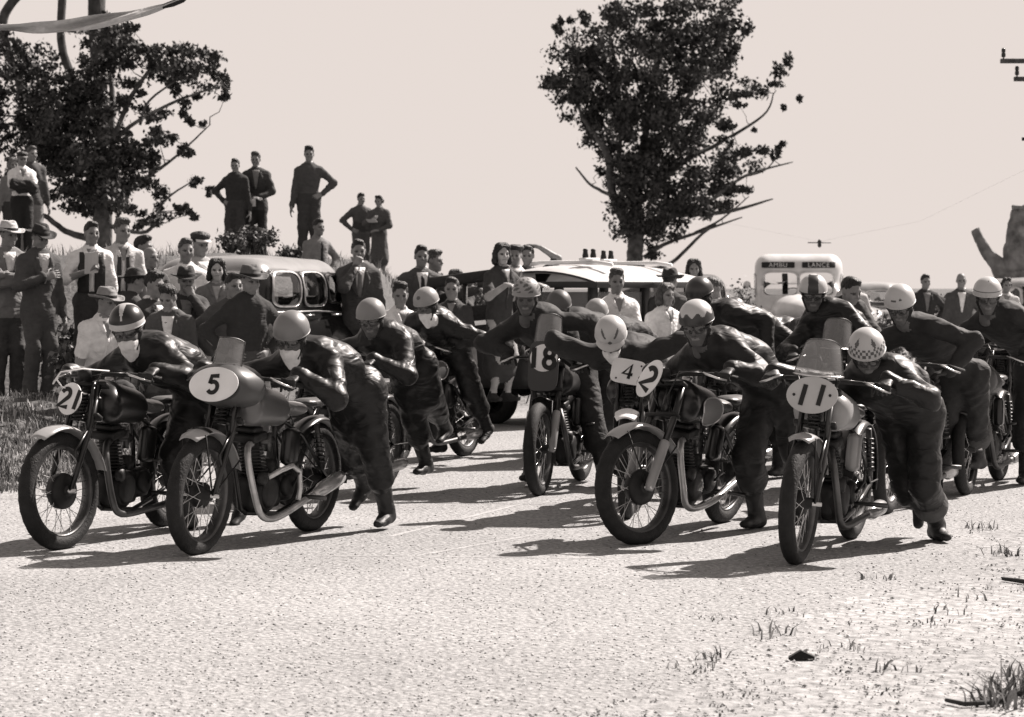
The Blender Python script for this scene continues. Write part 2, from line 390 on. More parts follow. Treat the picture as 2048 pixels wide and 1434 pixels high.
def add_helmet(parent, M, fn, mats, peak=False):
    """pudding-basin helmet; fn(azimuth, polar 0..1) -> material index"""
    nu, nv = 96, 30; vs = []; fs = []; mi = []
    for j in range(nv + 1):
        t = j / nv; ph = t * 1.72
        for i in range(nu):
            a = 2 * math.pi * i / nu; r = math.sin(min(ph, math.pi / 2)); z = math.cos(ph) if ph < math.pi / 2 else math.cos(ph) * 1.25
            vs.append((.132 * r * math.cos(a) - .010, .117 * r * math.sin(a), .052 + .122 * z))
    for j in range(nv):
        for i in range(nu):
            fs.append((j * nu + i, (j + 1) * nu + i, (j + 1) * nu + (i + 1) % nu, j * nu + (i + 1) % nu))
            a = 2 * math.pi * (i + .5) / nu; a = a - 2 * math.pi if a > math.pi else a
            mi.append(fn(a, (j + .5) / nv))
    k = len(vs)
    for i in range(nu):                         # rim turned under
        a = 2 * math.pi * i / nu; vs.append((.124 * math.cos(a) - .010, .109 * math.sin(a), .029))
    for i in range(nu): fs.append((nv * nu + i, k + i, k + (i + 1) % nu, nv * nu + (i + 1) % nu)); mi.append(mi[(nv - 1) * nu + i])
    o = link_mesh('helmet', vs, fs, mats, parent, mi, True, M)
    rb = MB(); rb.torus((-.010, 0, .032), 1, .035, 'z', 64, 8)
    for v in rb.v: v.x = (v.x + .010) * .131 - .010; v.y *= .116; v.z = .032 + (v.z - .032) * .14
    r = rb.build('rim', mats[mi[(nv - 1) * nu]], o); 
    if peak:
        pk = MB(); vs = []; n = 14
        for i in range(n + 1):
            a = (i / n - .5) * 2.0
            vs += [(.13 * math.cos(a) - .01, .118 * math.sin(a), .05), (.185 * math.cos(a) * (1 - .08 * abs(a)), .125 * math.sin(a), .036)]
        vs += [(x, y, z - .005) for x, y, z in vs]; kk = 2 * (n + 1); f2 = []
        for i in range(n): f2 += [(2 * i, 2 * i + 1, 2 * i + 3, 2 * i + 2), (kk + 2 * i, kk + 2 * i + 2, kk + 2 * i + 3, kk + 2 * i + 1), (2 * i + 1, kk + 2 * i + 1, kk + 2 * i + 3, 2 * i + 3)]
        pk.add(vs, f2); pk.build('peak', mats[0], o)
    return o
LENS = gm(.04, .06, 'paint', spec=.8, name='goggle_lens')
def add_goggles(parent, M, rim=DULL):
    mb = MB()
    for y in (-1, 1):
        c = Vector((.088, y * .034, .004)); rt = Matrix.Rotation(y * .35, 3, 'Z'); n = 20; vs = []
        for rr, h in ((.0, .020), (.020, .019), (.0285, .013)):
            for k in range(n): a = 2 * math.pi * k / n; vs.append(c + rt @ Vector((h, rr * 1.15 * math.cos(a), rr * .92 * math.sin(a))))
        mb.add(vs, [(i * n + k, i * n + (k + 1) % n, (i + 1) * n + (k + 1) % n, (i + 1) * n + k) for i in range(2) for k in range(n)], 1)
        tv = [c + rt @ Vector((.010, .030 * 1.15 * math.cos(a), .030 * .92 * math.sin(a))) for a in [2 * math.pi * k / 20 for k in range(21)]]
        mb.tube(tv, .0065, 6, 0, False)
        mb.tube([(.092, y * .066, .006), (.05, y * .090, .006), (-.02, y * .098, .01), (-.1, y * .06, .012), (-.122, 0, .012)], .008, 6, 2)
    o = mb.build('goggles', [rim, LENS, LEATHER2], parent); o.matrix_local = M; return o
SCARF = None
def add_scarf(parent, M, mat):
    global SCARF
    if SCARF is None:
        s = Sdf(); s.ell((.040, 0, -.070), (.070, .070, .055), 0, .03); s.cap((.055, 0, -.10), (.05, 0, -.20), .055, .018, 0, .03); s.cap((.0, 0, -.14), (-.03, 0, -.15), .075, .078, 0, .03)
        s.ell((.12, 0, -.0), (.05, .05, .045), 0, .02, op='s')
        v, q, _ = s.mesh(.0075); SCARF = (v + vnormals(v, q) * folds(v * 1.6, 4, .006)[:, None], q)
    return link_mesh('scarf', SCARF[0], SCARF[1], mat, parent, matrix=M)

def drape(bvh, rows, F, off, name, mat, parent, back=.0):
    """thin cloth panel laid on the front of a torso: rows of (point list) cast along -F onto the body"""
    vs = []; w = len(rows[0])
    for row in rows:
        for p in row:
            h = bvh.ray_cast(p + F * .24, -F, .5)
            vs.append((h[0] if h[0] is not None else p + F * .10) + F * off)
    n = len(vs); vs += [v - F * (off + .01) for v in vs]
    fs = [(j * w + i, j * w + i + 1, (j + 1) * w + i + 1, (j + 1) * w + i) for j in range(len(rows) - 1) for i in range(w - 1)]
    edge = [(0, i) for i in range(w)] + [(j, w - 1) for j in range(1, len(rows))] + [(len(rows) - 1, i) for i in range(w - 2, -1, -1)] + [(j, 0) for j in range(len(rows) - 2, 0, -1)]
    ids = [j * w + i for j, i in edge]
    fs += [(ids[i], ids[i] + n, ids[(i + 1) % len(ids)] + n, ids[(i + 1) % len(ids)]) for i in range(len(ids))]
    return link_mesh(name, vs, fs, mat, parent)

SEED = [1]
def figure(name, loc, yaw, label, cat='person', group=None, H=1.75, fat=1.0, top=DGREY, bottom=DGREY, shoes=SHOE, skin=SKIN, sleeves='long', glove=None,
           coat=None, pelvis=(0, 0, .95), neck=None, head=(0, 0, 0), arms=None, legs=None, headkind='man', hair=('short', HAIRD), hat=None, boots=False,
           shirt=None, tie=None, dress=False, vox=.0195, cuff=None, belt=None, amp=1.0, fatleg=1.0, collar=None, hscale=1.0, loose=1.0, openneck=None, skirt=False):
    """local frame: x forward, y left, z up at the feet. arms/legs: dict side(+1 left,-1 right) -> targets"""
    g = H / 1.75; SEED[0] += 1; seed = SEED[0]
    V = lambda p: Vector(p)
    P = V(pelvis); N = V(neck) if neck is not None else P + V((.0, 0, .50))
    U = (N - P).normalized(); S = V((0, 1, 0)); S = (S - U * S.dot(U)).normalized(); F = S.cross(U)
    bent = U.z < .85
    mid = P + (N - P) * .5 + (-F * (.05 if bent else .01))
    C = P + (N - P) * .78 - F * (.02 if bent else 0)
    s = Sdf(); TOP, BOT, SH, SK, GL, CU, CO = range(7)
    ft = fat
    wide = .150 if not coat else .166
    s.cap(P + S * .065, P - S * .065, .108 * ft, .108 * ft, BOT, .05, F, .95)
    s.cap(P + U * .10, mid, wide * .93 * ft, wide * ft, TOP, .05, F, .70)
    s.cap(mid, C, wide * ft, (wide + .012) * ft, TOP, .06, F, .70)
    s.cap(C + U * .03 + F * .02, C - U * .10 + F * .03, .145 * ft, .13 * ft, TOP, .06, F, .75)
    sh = {}
    for q in (1, -1):
        A = arms[q] if arms else {}
        tgt = A.get('t'); sh[q] = N - U * .066 + S * q * .163 + F * (.03 if bent else 0.0)
        if A.get('raise'): sh[q] = sh[q] + U * .03 + F * A['raise']
        s.cap(N - U * .03 + S * q * .03, sh[q], .055, .062 * (1 if not coat else 1.12), TOP, .05)
        e, w = ik(sh[q], tgt, .292, .262, A['h'])
        if (Vector(tgt) - w).length > .04: print('REACH', round((Vector(tgt) - w).length, 3), q, label[:50])
        aw = (1.18 if coat else 1.1) * loose
        if sleeves in ('long',):
            s.cap(sh[q], e, .066 * aw, .052 * aw, TOP, .035); s.cap(e, w, .054 * aw, .043 * aw, TOP, .03)
            s.cap(w, w + (w - e).normalized() * .02, .030, .028, GL, .008)
        elif sleeves == 'short':
            s.cap(sh[q], sh[q] + (e - sh[q]) * .75, .072, .068, TOP, .03); s.cap(sh[q] + (e - sh[q]) * .7, e, .046, .042, SK, .01)
            s.cap(e, w, .045, .030, SK, .03)
        elif sleeves == 'rolled':
            s.cap(sh[q], e, .07, .06, TOP, .035); s.cap(e, e + (w - e) * .15, .062, .058, TOP, .02); s.cap(e + (w - e) * .1, w, .045, .030, SK, .01)
        A['w'] = w; A['e'] = e
    s.cap(N - U * .03, N + U * .05 + F * .015, .062, .056, SK, .02)
    if collar is not False: s.cap(N - U * .012 - F * .012, N + U * .028 - F * .005, .088, .074, CO, .02, F, .95)
    if coat:                                   # jacket skirt below the waist
        s.cap(P + U * .16, P - V((0, 0, .095)) - F * .0, .150 * ft, .188 * ft, TOP, .012, F, .80)
    if belt: s.cap(P + U * .085 + S * .02, P + U * .115 - S * .02, .156 * ft, .156 * ft, CU, .008, F, .74)
    if dress:
        s.cap(P + U * .08, P - V((0, 0, .52)), .140, .215, TOP, .04, F, .85)
    knees = []
    for q in (1, -1):
        Lg = legs[q] if legs else {'t': (0.0, q * .10, .085), 'h': (1, 0, 0), 'toe': (1, q * .2, 0)}
        hip = P + S * q * .088 - V((0, 0, .02))
        k, a = ik(hip, Lg['t'], .435, .425, Lg.get('h', (1, 0, 0)))
        knees.append(k); toe = V(Lg.get('toe', (1, 0, 0))).normalized()
        b = SK if dress else BOT
        if dress:
            s.cap(hip, k, .08, .06, b, .03); s.cap(k, a, .055, .035, b, .03)
        elif boots:
            s.cap(hip, k, .102 * fatleg, .08 * fatleg, BOT, .04); s.cap(k, k + (a - k) * .45, .08 * fatleg, .082 * fatleg, BOT, .03)
            if cuff: s.cap(k + (a - k) * .40, k + (a - k) * .46, .088 * fatleg, .09 * fatleg, CU, .008)
            s.cap(k + (a - k) * .3, a, .066, .050, SH, .012)
        else:
            s.cap(hip, k, .102 * fatleg, .085 * fatleg, BOT, .04); s.cap(k, a + V((0, 0, .0)), .085 * fatleg, .078 * fatleg, BOT, .03)
            s.cap(a + (k - a) * .06, a - (k - a) * .04, .080 * fatleg, .084 * fatleg, BOT, .02)
        hp = a - toe * .045 - V((0, 0, .045 if toe.z > -.3 else .02)); up = V((0, 0, 1)) if abs(toe.z) < .8 else V((1, 0, 0))
        nrm = frame(toe, up).col[2]
        s.cap(hp, hp + toe * .11, .040, .042, SH, .02, nrm, 1.0); s.cap(hp + toe * .10, hp + toe * .205 - nrm * .006, .042, .034, SH, .02, nrm, .75)
        s.cap(a, hp, .045, .038, SH, .03)
    if skirt: s.cap(P, P.lerp((knees[0] + knees[1]) / 2, .72), .140 * ft, .138 * ft, TOP, .05, F, .72)
    pts, quads, mids = s.mesh(vox)
    fc = pts[quads].mean(1); rel = (fc - np.array(P)) @ np.array(U if not dress else V((0, 0, 1)))
    arm_d = np.min([Sdf.dist(('c', np.array(arms[q]['e']), np.array(arms[q]['w']), .05, .04, None, 1, 0, 0, 'u'), fc) for q in (1, -1)], 0)
    body = np.isin(mids, (TOP, BOT)) & (arm_d > .03)
    cut = -.95 if dress else (-.135 if coat else .085)
    if not bent or coat: mids[body & (rel > cut)] = TOP; mids[body & (rel <= cut)] = SK if dress else BOT
    nrm = vnormals(pts, quads)
    A_ = np.where(np.isin(mids, (TOP, BOT)), 1., 0.); va = np.zeros(len(pts)); 
    for j in range(4): va[quads[:, j]] = np.maximum(va[quads[:, j]], A_)
    pts = pts + nrm * (folds(pts, seed, .011 * amp) * va)[:, None]
    bvh = BVHTree.FromPolygons([tuple(v) for v in pts], [tuple(int(i) for i in f) for f in quads]) if (shirt or tie or openneck) else None
    vs, qs, ms = [pts], [quads], [mids]
    def join(tpl, M, mp, mirror=False):
        v, f, m = tpl[0].copy(), tpl[1], tpl[2]
        if mirror: v[:, 1] *= -1; f = f[:, ::-1]
        Mn = np.array(M); v = v @ Mn[:3, :3].T + Mn[:3, 3]
        o = sum(len(x) for x in vs); vs.append(v); qs.append(f + o); ms.append(np.array([mp[i] for i in range(max(mp) + 1)])[m])
    # hands
    for q in (1, -1):
        A = arms[q]; d = V(A.get('d', (A['w'] - A['e']).normalized())).normalized()
        up = V(A.get('up', (0, 0, 1)));
        if abs(d.dot(up.normalized())) > .95: up = V((1, 0, 0))
        M = frame(d, up).to_4x4(); M.translation = A['w'] + d * .025
        join(HANDS[A.get('hand', 'relax')], M, {0: GL}, q == 1)
    # head: yaw, pitch(down +), roll
    hy, hp_, hr = head
    HM = Matrix.Rotation(hy, 4, 'Z') @ Matrix.Rotation(hp_, 4, 'Y') @ Matrix.Rotation(hr, 4, 'X')
    fwdN = V((U.x, U.y, U.z)); 
    hc = N + (fwdN * .5 + V((0, 0, .5))) * (.186 if not bent else .175) + HM.to_3x3() @ V((.03, 0, .0))
    if dress or headkind == 'woman': pass
    HS = .9 * hscale
    HM.translation = hc; HM = HM @ Matrix.Scale(HS, 4)
    join(HEADS[headkind], HM, {0: SK, 1: 7, 2: 8, 3: 9})
    pv = np.concatenate(vs) * g; pf = np.concatenate(qs); pm = np.concatenate(ms)
    mats = [top, bottom, shoes, skin, glove or skin, cuff or belt or LGREY, collar or (shirt if coat and shirt else top), EYE, LIP, LEATHER2]
    o = link_mesh(name, pv, pf, mats, None, pm)
    o.location = loc; o.rotation_euler = (0, 0, yaw)
    tag(o, label, cat, group)
    HG = Matrix.Scale(g, 4) @ HM
    if hair: add_hair(o, HG, *hair)
    if hat: add_hat(o, HG, *hat)
    def rowpts(z0, z1, f, n=9, w=7):
        rows = []
        for j in range(n):
            t = j / (n - 1); c = P + (N - P) * (z0 + (z1 - z0) * t); a, b = f(t)
            rows.append([c + S * (a + (b - a) * i / (w - 1)) for i in range(w)])
        return rows
    if bvh is not None:
        kids = []
        if shirt and coat: kids.append(drape(bvh, rowpts(.42, 1.03, lambda t: (-.012 - .050 * t, .012 + .050 * t)), F, .004, 'shirt_front', shirt, o))
        if tie: kids.append(drape(bvh, rowpts(.40 if coat else .2, .95, lambda t: (-.030 + .014 * t, .030 - .014 * t), w=3), F, .009, 'tie', tie, o))
        if openneck:
            kids.append(drape(bvh, rowpts(.76, 1.05, lambda t: (-.006 - .045 * t, .006 + .045 * t)), F, .004, 'open_neck', skin, o))
            for q in (1, -1): kids.append(drape(bvh, rowpts(.84, 1.05, lambda t, q=q: (q * (.018 + .034 * t), q * (.050 + .052 * t)), n=5, w=3), F, .012, 'collar', openneck, o))
            kids.append(drape(bvh, rowpts(.18, .77, lambda t: (-.014, .014), w=2), F, .006, 'placket', openneck, o))
        if coat:
            for q in (1, -1):
                kids.append(drape(bvh, rowpts(.40, .96, lambda t, q=q: (q * (.012 + .05 * t), q * (.014 + .10 * math.sin(min(t * 1.25, 1) * 1.9) * (1 if t < .8 else .8))), w=4), F, .011, 'lapel', top, o))
        for k in kids: k.matrix_local = Matrix.Scale(g, 4)
    o['_h'] = 0; del o['_h']
    return o, HG

# arm poses for standing people, metres on a 1.75 m figure
def arm(q, mode):
    return dict({
        'down': dict(t=(.03, q * .27, .81), h=(-1, q * .3, 0), up=(0, q, 0)),
        'hip': dict(t=(.03, q * .205, 1.02), h=(-.35, q, .1), d=(.5, -q * .75, -.35), up=(.2, q, .4)),
        'back': dict(t=(-.16, q * .08, 1.0), h=(-.8, q, 0), up=(0, 0, 1)),
        'cross': dict(t=(.215, -q * .06, 1.20 + .03 * q), h=(.15, q, -.7), d=(.05, -q, .1), up=(1, 0, .2)),
        'chest': dict(t=(.20, q * .05, 1.22), h=(0, q, -1), d=(.3, -q * .9, .25), up=(1, 0, .3)),
        'clasp': dict(t=(.22, q * .06, 1.02), h=(-.2, q, -.6), d=(.5, -q * .8, -.1), up=(.4, 0, 1)),
        'chin': dict(t=(.17, q * .05, 1.46), h=(.2, q * .7, -1), d=(-.1, -q * .4, .9), up=(1, 0, 0), hand='grip'),
        'read': dict(t=(.27, q * .06, 1.24), h=(-.1, q, -.8), d=(.5, -q * .6, .5), up=(.2, q * .8, .2), hand='grip'),
        'pocket': dict(t=(.05, q * .205, .95), h=(-.6, q, .1), d=(.2, -q * .1, -1), up=(0, q, 0)),
        'head': dict(t=(.05, q * .13, 1.74), h=(.1, q, .25), d=(-.3, -q * .8, .2), up=(0, 0, 1)),
        'wave': dict(t=(.35, q * .48, 1.42), h=(-.1, q, -.6), d=(.7, q * .6, -.1)),
        'side': dict(t=(.25, q * .58, 1.28), h=(-.2, q * .5, -.8), d=(.3, q, -.1)),
        'rail': dict(t=(.38, q * .22, 1.30), h=(0, q * .6, -1), d=(1, 0, -.1)),
    }[mode])
CHROME = gm(.42, .25, 'metal', .45, spec=.6, name='bright_pipe')
# ------------------------------------------------------------------ motorcycles
def arcpts(cx, cy, rx, ry, a0, a1, n=14): return [(cx + rx * math.cos(R(a0 + (a1 - a0) * i / n)), cy + ry * math.sin(R(a0 + (a1 - a0) * i / n))) for i in range(n + 1)]
DIGIT = {'1': [[(.5, 0), (.5, 1.4)]], '2': [arcpts(.48, 1.0, .36, .36, 165, -35) + [(.1, .08), (.95, .08)]],
         '4': [[(.70, 0), (.70, 1.4), (.05, .45), (1.0, .45)]], '5': [[(.9, 1.32), (.28, 1.32), (.2, .78)] + arcpts(.47, .47, .40, .42, 120, -150)],
         '8': [arcpts(.5, 1.03, .30, .32, 90, 450, 20), arcpts(.5, .37, .36, .37, 90, 450, 20)]}
def number(parent, text, h, M, w=.16, slant=.0, gap=.25, mat=INK, n3=(1, 0, 0)):
    """painted numerals: plate frame x = outward, y = left, z = up"""
    sc = h / 1.4; tw = sum(.45 if c == '1' else 1.0 for c in text) + gap * (len(text) - 1); x = -tw / 2; out = []
    for c in text:
        mb = MB(); ww = .45 if c == '1' else 1.0
        for st in DIGIT[c]:
            pts = [Vector((0.0, (x + (px - (.275 if c == "1" else 0)) + slant * (pz - .7)) * sc, (pz - .7) * sc)) for px, pz in st]
            mb.ribbon([M @ p for p in pts], w * sc * 1.4, M.to_3x3() @ Vector((1, 0, 0)), .003)
        o = mb.build('numeral', mat, parent); out.append(o); x += ww + gap
    return out
WR, FAX, RAX = .338, Vector((.70, 0, .338)), Vector((-.70, 0, .338))
def make_wheel(c, M, parent, tyre_r=.048, hub=.075, drum=1, rimmat=DULL, rib=True, ns=36):
    root = None
    t = MB(); n, k = 64, 14
    prof = []
    for j in range(k):
        b = 2 * math.pi * j / k; prof.append((WR - tyre_r + tyre_r * math.cos(b) * (1.06 if math.cos(b) > .8 else 1), tyre_r * .98 * math.sin(b)))
    vs = []
    for i in range(n):
        a = 2 * math.pi * i / n
        for j, (r, h) in enumerate(prof):
            rr = r - (.0035 if (i % 2 == 0 and r > WR - .02) else 0) * (1 if rib else 0); vs.append(c + Vector((rr * math.cos(a), h, rr * math.sin(a))))
    t.add(vs, [(i * k + j, ((i + 1) % n) * k + j, ((i + 1) % n) * k + (j + 1) % k, i * k + (j + 1) % k) for i in range(n) for j in range(k)])
    wh = t.xf(M).build('wheel', RUBBER, parent)
    rm = MB(); RR = WR - 2 * tyre_r - .002
    rm.lathe([(RR + .018, -.034), (RR + .008, -.036), (RR + .004, -.022), (RR - .008, 0), (RR + .004, .022), (RR + .008, .036), (RR + .018, .034)], c, 'y', 56)
    rm.xf(M).build('rim', rimmat, wh)
    hb = MB(); hb.lathe([(0, -.07), (.028, -.07), (.03, -.045), (hub, -.04), (hub * 1.05, -.005 * drum), (hub, .03), (.034, .035), (.03, .07), (0, .07)], c, 'y', 28)
    if drum > 1: hb.lathe([(0, .062), (.05, .060), (.098, .05), (.105, .03), (.1, -.01), (.03, -.015)], c, 'y', 32)
    hb.xf(M).build('hub', IRON, wh)
    sp = MB()
    for i in range(ns):
        a = 2 * math.pi * i / ns; sd = 1 if i % 2 else -1; b = a + (.55 if (i // 2) % 2 else -.55)
        p0 = c + Vector((hub * .9 * math.cos(b), sd * .034, hub * .9 * math.sin(b))); p1 = c + Vector(((RR - .002) * math.cos(a), sd * .006, (RR - .002) * math.sin(a)))
        sp.tube([p0, p1], .0022, 4, 0, False)
    sp.xf(M).build('spokes', STEEL, wh)
    return wh
def guard(c, M, a0, a1, parent, mat, r=WR + .022, w=.074, stay=True, band=None, edge=None):
    mb = MB(); n, k = 28, 7; vs = []
    for i in range(n + 1):
        a = R(a0 + (a1 - a0) * i / n); fl = 1.0
        if i < 3: fl = .75 + .25 * i / 3
        for j in range(k):
            u = (j / (k - 1) - .5) * 2; rr = r + .024 * (1 - u * u) - .004
            vs.append(c + Vector((rr * math.cos(a), u * w * fl, rr * math.sin(a))))
    fs = [(i * k + j, (i + 1) * k + j, (i + 1) * k + j + 1, i * k + j + 1) for i in range(n) for j in range(k - 1)]
    m = len(vs); vs2 = [c + (v - c) * .985 for v in vs]
    mb.add(vs, fs); mb.add(vs2, [f[::-1] for f in fs])
    for i in range(n): mb.f += [[i * k, m + i * k, m + (i + 1) * k, (i + 1) * k], [i * k + k - 1, (i + 1) * k + k - 1, m + (i + 1) * k + k - 1, m + i * k + k - 1]]; mb.m += [0, 0]; mb.s += [True, True]
    mb.f += [[j, j + 1, m + j + 1, m + j] for j in range(k - 1)]; mb.m += [0] * (k - 1); mb.s += [True] * (k - 1)
    g = mb.xf(M).build('mudguard', mat, parent)
    if band is not None:
        b = MB(); a = R(band); vs = []
        for d in (-.05, .05):
            for j in range(k):
                u = (j / (k - 1) - .5) * 2; vs.append(c + Vector(((r + .026 * (1 - u * u)) * math.cos(a + d), u * w * 1.04, (r + .026 * (1 - u * u)) * math.sin(a + d))))
        b.add(vs, [(j, j + 1, k + j + 1, k + j) for j in range(k - 1)]); b.xf(M).build('band', edge or BLACKP, g)
    if stay:
        st = MB()
        for a in (a0 + 12, a1 - 10):
            for y in (-1, 1): st.tube([c + Vector(((r) * math.cos(R(a)), y * w, r * math.sin(R(a)))), c + Vector((0, y * .08, 0))], .005, 5)
        st.xf(M).build('stay', IRON, g)
    return g
TANKS = {}
def tank_mesh():
    if 'a' not in TANKS:
        s = Sdf(); s.cap((.28, .055, .80), (-.06, .045, .77), .088, .070, 0, .06, (0, 1, 0), .9); s.cap((.28, -.055, .80), (-.06, -.045, .77), .088, .070, 0, .06, (0, 1, 0), .9)
        s.cap((.22, 0, .83), (-.08, 0, .79), .085, .07, 0, .06); s.rbox((.1, 0, .68), (.4, .03, .06), .01, 0, .02, op='s')
        v, q, _ = s.mesh(.011); v = (v - (.1, 0, .78)) * (1.08, 1.22, 1.22) + (.1, 0, .79); TANKS['a'] = (v, q)
    return TANKS['a']
def motorcycle(label, fc, rc, lean=0, steer=0, num=None, plate=None, tank=BLACKP, tankpanel=None, fork='girder', guardm=BLACKP, guard_arc=(45, 165), band=None,
               screen=None, fairing=False, exhaust='low', silencer=True, oil=BLACKP, detail=True, pl=(.285, .21), plz=.93, plx=.55, plroll=0, numh=.12, platemat=WHITEP, drum=1, barw=.36, guardstay=True, hide_front=False, rearm=BLACKP, numslant=0, barz=.0, disc=None):
    fc, rc = Vector(fc), Vector(rc); md = (fc + rc) / 2; f = fc - rc; yaw = math.atan2(f.y, f.x)
    root = empty('racing_motorcycle', md, yaw); root.rotation_euler = (-R(lean), 0, yaw)
    tag(root, label, 'motorcycle', 'racing motorcycles on the grid')
    I = Matrix.Identity(4)
    ax = Vector((-.29, 0, .50)).normalized(); pv = Vector((.46, 0, .74))
    S = Matrix.Translation(pv) @ Matrix.Rotation(R(steer), 4, ax) @ Matrix.Translation(-pv)
    # rear wheel first, then frame
    make_wheel(RAX, I, root, .050, .07, 2 if drum > 1 else 1)
    guard(RAX, I, 20, 190, root, rearm, w=.066)
    fr = MB(); r = .016
    fr.tube([(.44, 0, .78), (.41, 0, .70), (.27, 0, .36), (.22, 0, .22), (.16, 0, .19)], r, 8); fr.tube([(.16, 0, .19), (-.1, .07, .17), (-.3, .09, .22)], r * .9, 8); fr.tube([(.16, 0, .19), (-.1, -.07, .17), (-.3, -.09, .22)], r * .9, 8)
    fr.tube([(.40, 0, .86), (.2, 0, .80), (-.14, 0, .74)], r, 8); fr.tube([(-.12, 0, .80), (-.2, 0, .5), (-.24, 0, .24)], r, 8)
    for y in (-.09, .09):
        fr.tube([(-.3, y, .22), (-.70, y, .338)], r * .8, 8); fr.tube([(-.14, y * .3, .74), (-.35, y, .62), (-.70, y, .35)], r * .8, 8)
    fr.tube([(.395, 0, .90), (.45, 0, .72)], .028, 10)
    fr.build('frame', BLACKP, root)
    # rear spring units
    for y in (-.1, .1):
        sp = MB(); sp.tube([(-.62, y, .40), (-.52, y, .68)], .018, 8)
        for i in range(7): sp.torus(Vector((-.60, y, .45)).lerp(Vector((-.54, y, .62)), i / 6), .026, .006, 'z', 14, 6)
        sp.build('spring_unit', DULL, root)
    # front assembly
    if not hide_front:
        make_wheel(FAX, S, root, .046, .07, drum)
        guard(FAX, S, guard_arc[0], guard_arc[1], root, guardm, band=band, stay=guardstay)
        for y in (-1, 1):
            fk = MB()
            if fork == 'tele':
                fk.tube([(.375, y * .095, .93), (.45, y * .095, .76), (.555, y * .095, .585)], .021, 12)
                fo = fk.xf(S).build('fork_leg', BLACKP, root)
                lo = MB().tube([(.545, y * .095, .60), (.552, y * .095, .59), (.69, y * .095, .35), (.70, y * .095, .32)], [.024, .030, .030, .022], 14); lo.xf(S).build('slider', SILVER, fo)
            else:
                fk.tube([(.405, y * .075, .93), (.50, y * .080, .70), (.60, y * .085, .53), (.70, y * .085, .335)], [.015, .019, .018, .015], 10)
                fk.tube([(.45, y * .075, .95), (.53, y * .08, .66)], .011, 8); fk.tube([(.62, y * .085, .48), (.655, y * .085, .56), (.53, y * .082, .68)], .009, 8)
                fk.xf(S).build('fork_leg', BLACKP, root)
        cr = MB()
        for z, x in ((.93, .385), (.75, .46)): cr.box((x, 0, z), (.06, .24, .026), Matrix.Rotation(R(-30), 3, 'Y'), bev=.008)
        cr.tube([(.385, 0, .93), (.46, 0, .75)], .016, 8)
        if fork != 'tele':
            for i in range(9): cr.torus(Vector((.445, 0, .90)).lerp(Vector((.515, 0, .74)), i / 8), .030, .007, 'z', 14, 6)
            cr.tube([(.44, 0, .92), (.52, 0, .73)], .014, 8)
        cr.xf(S).build('fork_yoke', IRON, root)
        ax_ = MB().tube([(.70, -.12, .338), (.70, .12, .338)], .012, 8); ax_.xf(S).build('axle', STEEL, root)
    bz = .985 + barz
    bar = MB().tube([(.20, -barw, bz - .03), (.30, -barw * .72, bz), (.38, -.10, bz + .005), (.385, 0, .975), (.38, .10, bz + .005), (.30, barw * .72, bz), (.20, barw, bz - .03)], .0115, 8)
    bo = bar.xf(S).build('handlebar', IRON, root)
    for y in (-1, 1):
        MB().tube([(.29, y * barw * .75, bz), (.195, y * (barw + .005), bz - .032)], .017, 10).xf(S).build('grip', RUBBER, bo)
        MB().tube([(.335, y * barw * .62, bz + .01), (.355, y * barw * .72, bz), (.325, y * barw * .88, bz - .025), (.285, y * barw * 1.0, bz - .04)], [.007, .008, .007, .006], 6).xf(S).build('lever', STEEL, bo)
        MB().tube([(.34, y * barw * .6, bz + .01), (.43, y * .12, bz + .02), (.47, y * .05, .86), (.40, y * .04, .72)], .005, 5).xf(S).build('control_cable', BLACKP, bo)
    MB().lathe([(0, .03), (.03, .03), (.042, .02), (.042, -.03), (0, -.03)], (.44, .0, 1.0), 'z', 18).xf(S).build('tachometer', IRON, bo)
    # tank, seat
    tk = shared('tank', 'fuel_tank', lambda: (*tank_mesh(), None), tank, root)
    MB().lathe([(0, .018), (.03, .016), (.034, 0), (.034, -.01)], (.16, 0, .955), 'z', 18).build('filler_cap', STEEL, tk)
    if tankpanel:
        for y in (-1, 1):
            pn = MB(); n = 28; vs = [Vector((.12, y * .186, .78))] + [Vector((.12 + .15 * abs(math.cos(a)) ** .7 * (1 if math.cos(a) > 0 else -1), y * (.181 - .024 * abs(math.sin(a))), .785 + .082 * abs(math.sin(a)) ** .7 * (1 if math.sin(a) > 0 else -1))) for a in [2 * math.pi * i / n for i in range(n)]]
            pn.add(vs, [(0, 1 + i, 1 + (i + 1) % n) for i in range(n)]); pn.tube(vs[1:] + [vs[1]], .005, 5, 1, False)
            pn.build('tank_panel', [tankpanel, STEEL], tk)
    st = Sdf(); st.cap((-.12, 0, .80), (-.36, 0, .775), .075, .105, 0, .05, (0, 0, 1), .42); st.cap((-.55, 0, .80), (-.72, 0, .80), .075, .07, 1, .02, (0, 0, 1), .4)
    shared('seat', 'seat', lambda: st.mesh(.013), [gm(.20, .32, 'leather', spec=.6), gm(.06, .4, 'leather')], root)
    # engine
    en = MB(); en.box((.0, 0, .30), (.36, .14, .20), None, 0, .04); en.lathe([(0, -.1), (.10, -.1), (.115, -.08), (.115, .08), (.10, .1), (0, .1)], (.06, 0, .30), 'y', 28)
    eo = en.build('engine', IRON, root)
    cy = MB()
    for i in range(9): cy.lathe([(0, -.004), (.088 - .002 * i, -.004), (.09 - .002 * i, 0), (.088 - .002 * i, .004), (0, .004)], (.075 + .008 * i, 0, .42 + .02 * i), 'z', 22)
    cy.tube([(.07, 0, .38), (.15, 0, .62)], .055, 14); cy.build('cylinder', ENG, eo)
    hd = MB(); hd.box((.15, 0, .635), (.16, .17, .05), Matrix.Rotation(R(8), 3, 'Y'), 0, .015); hd.box((.15, 0, .675), (.11, .13, .04), None, 0, .015)
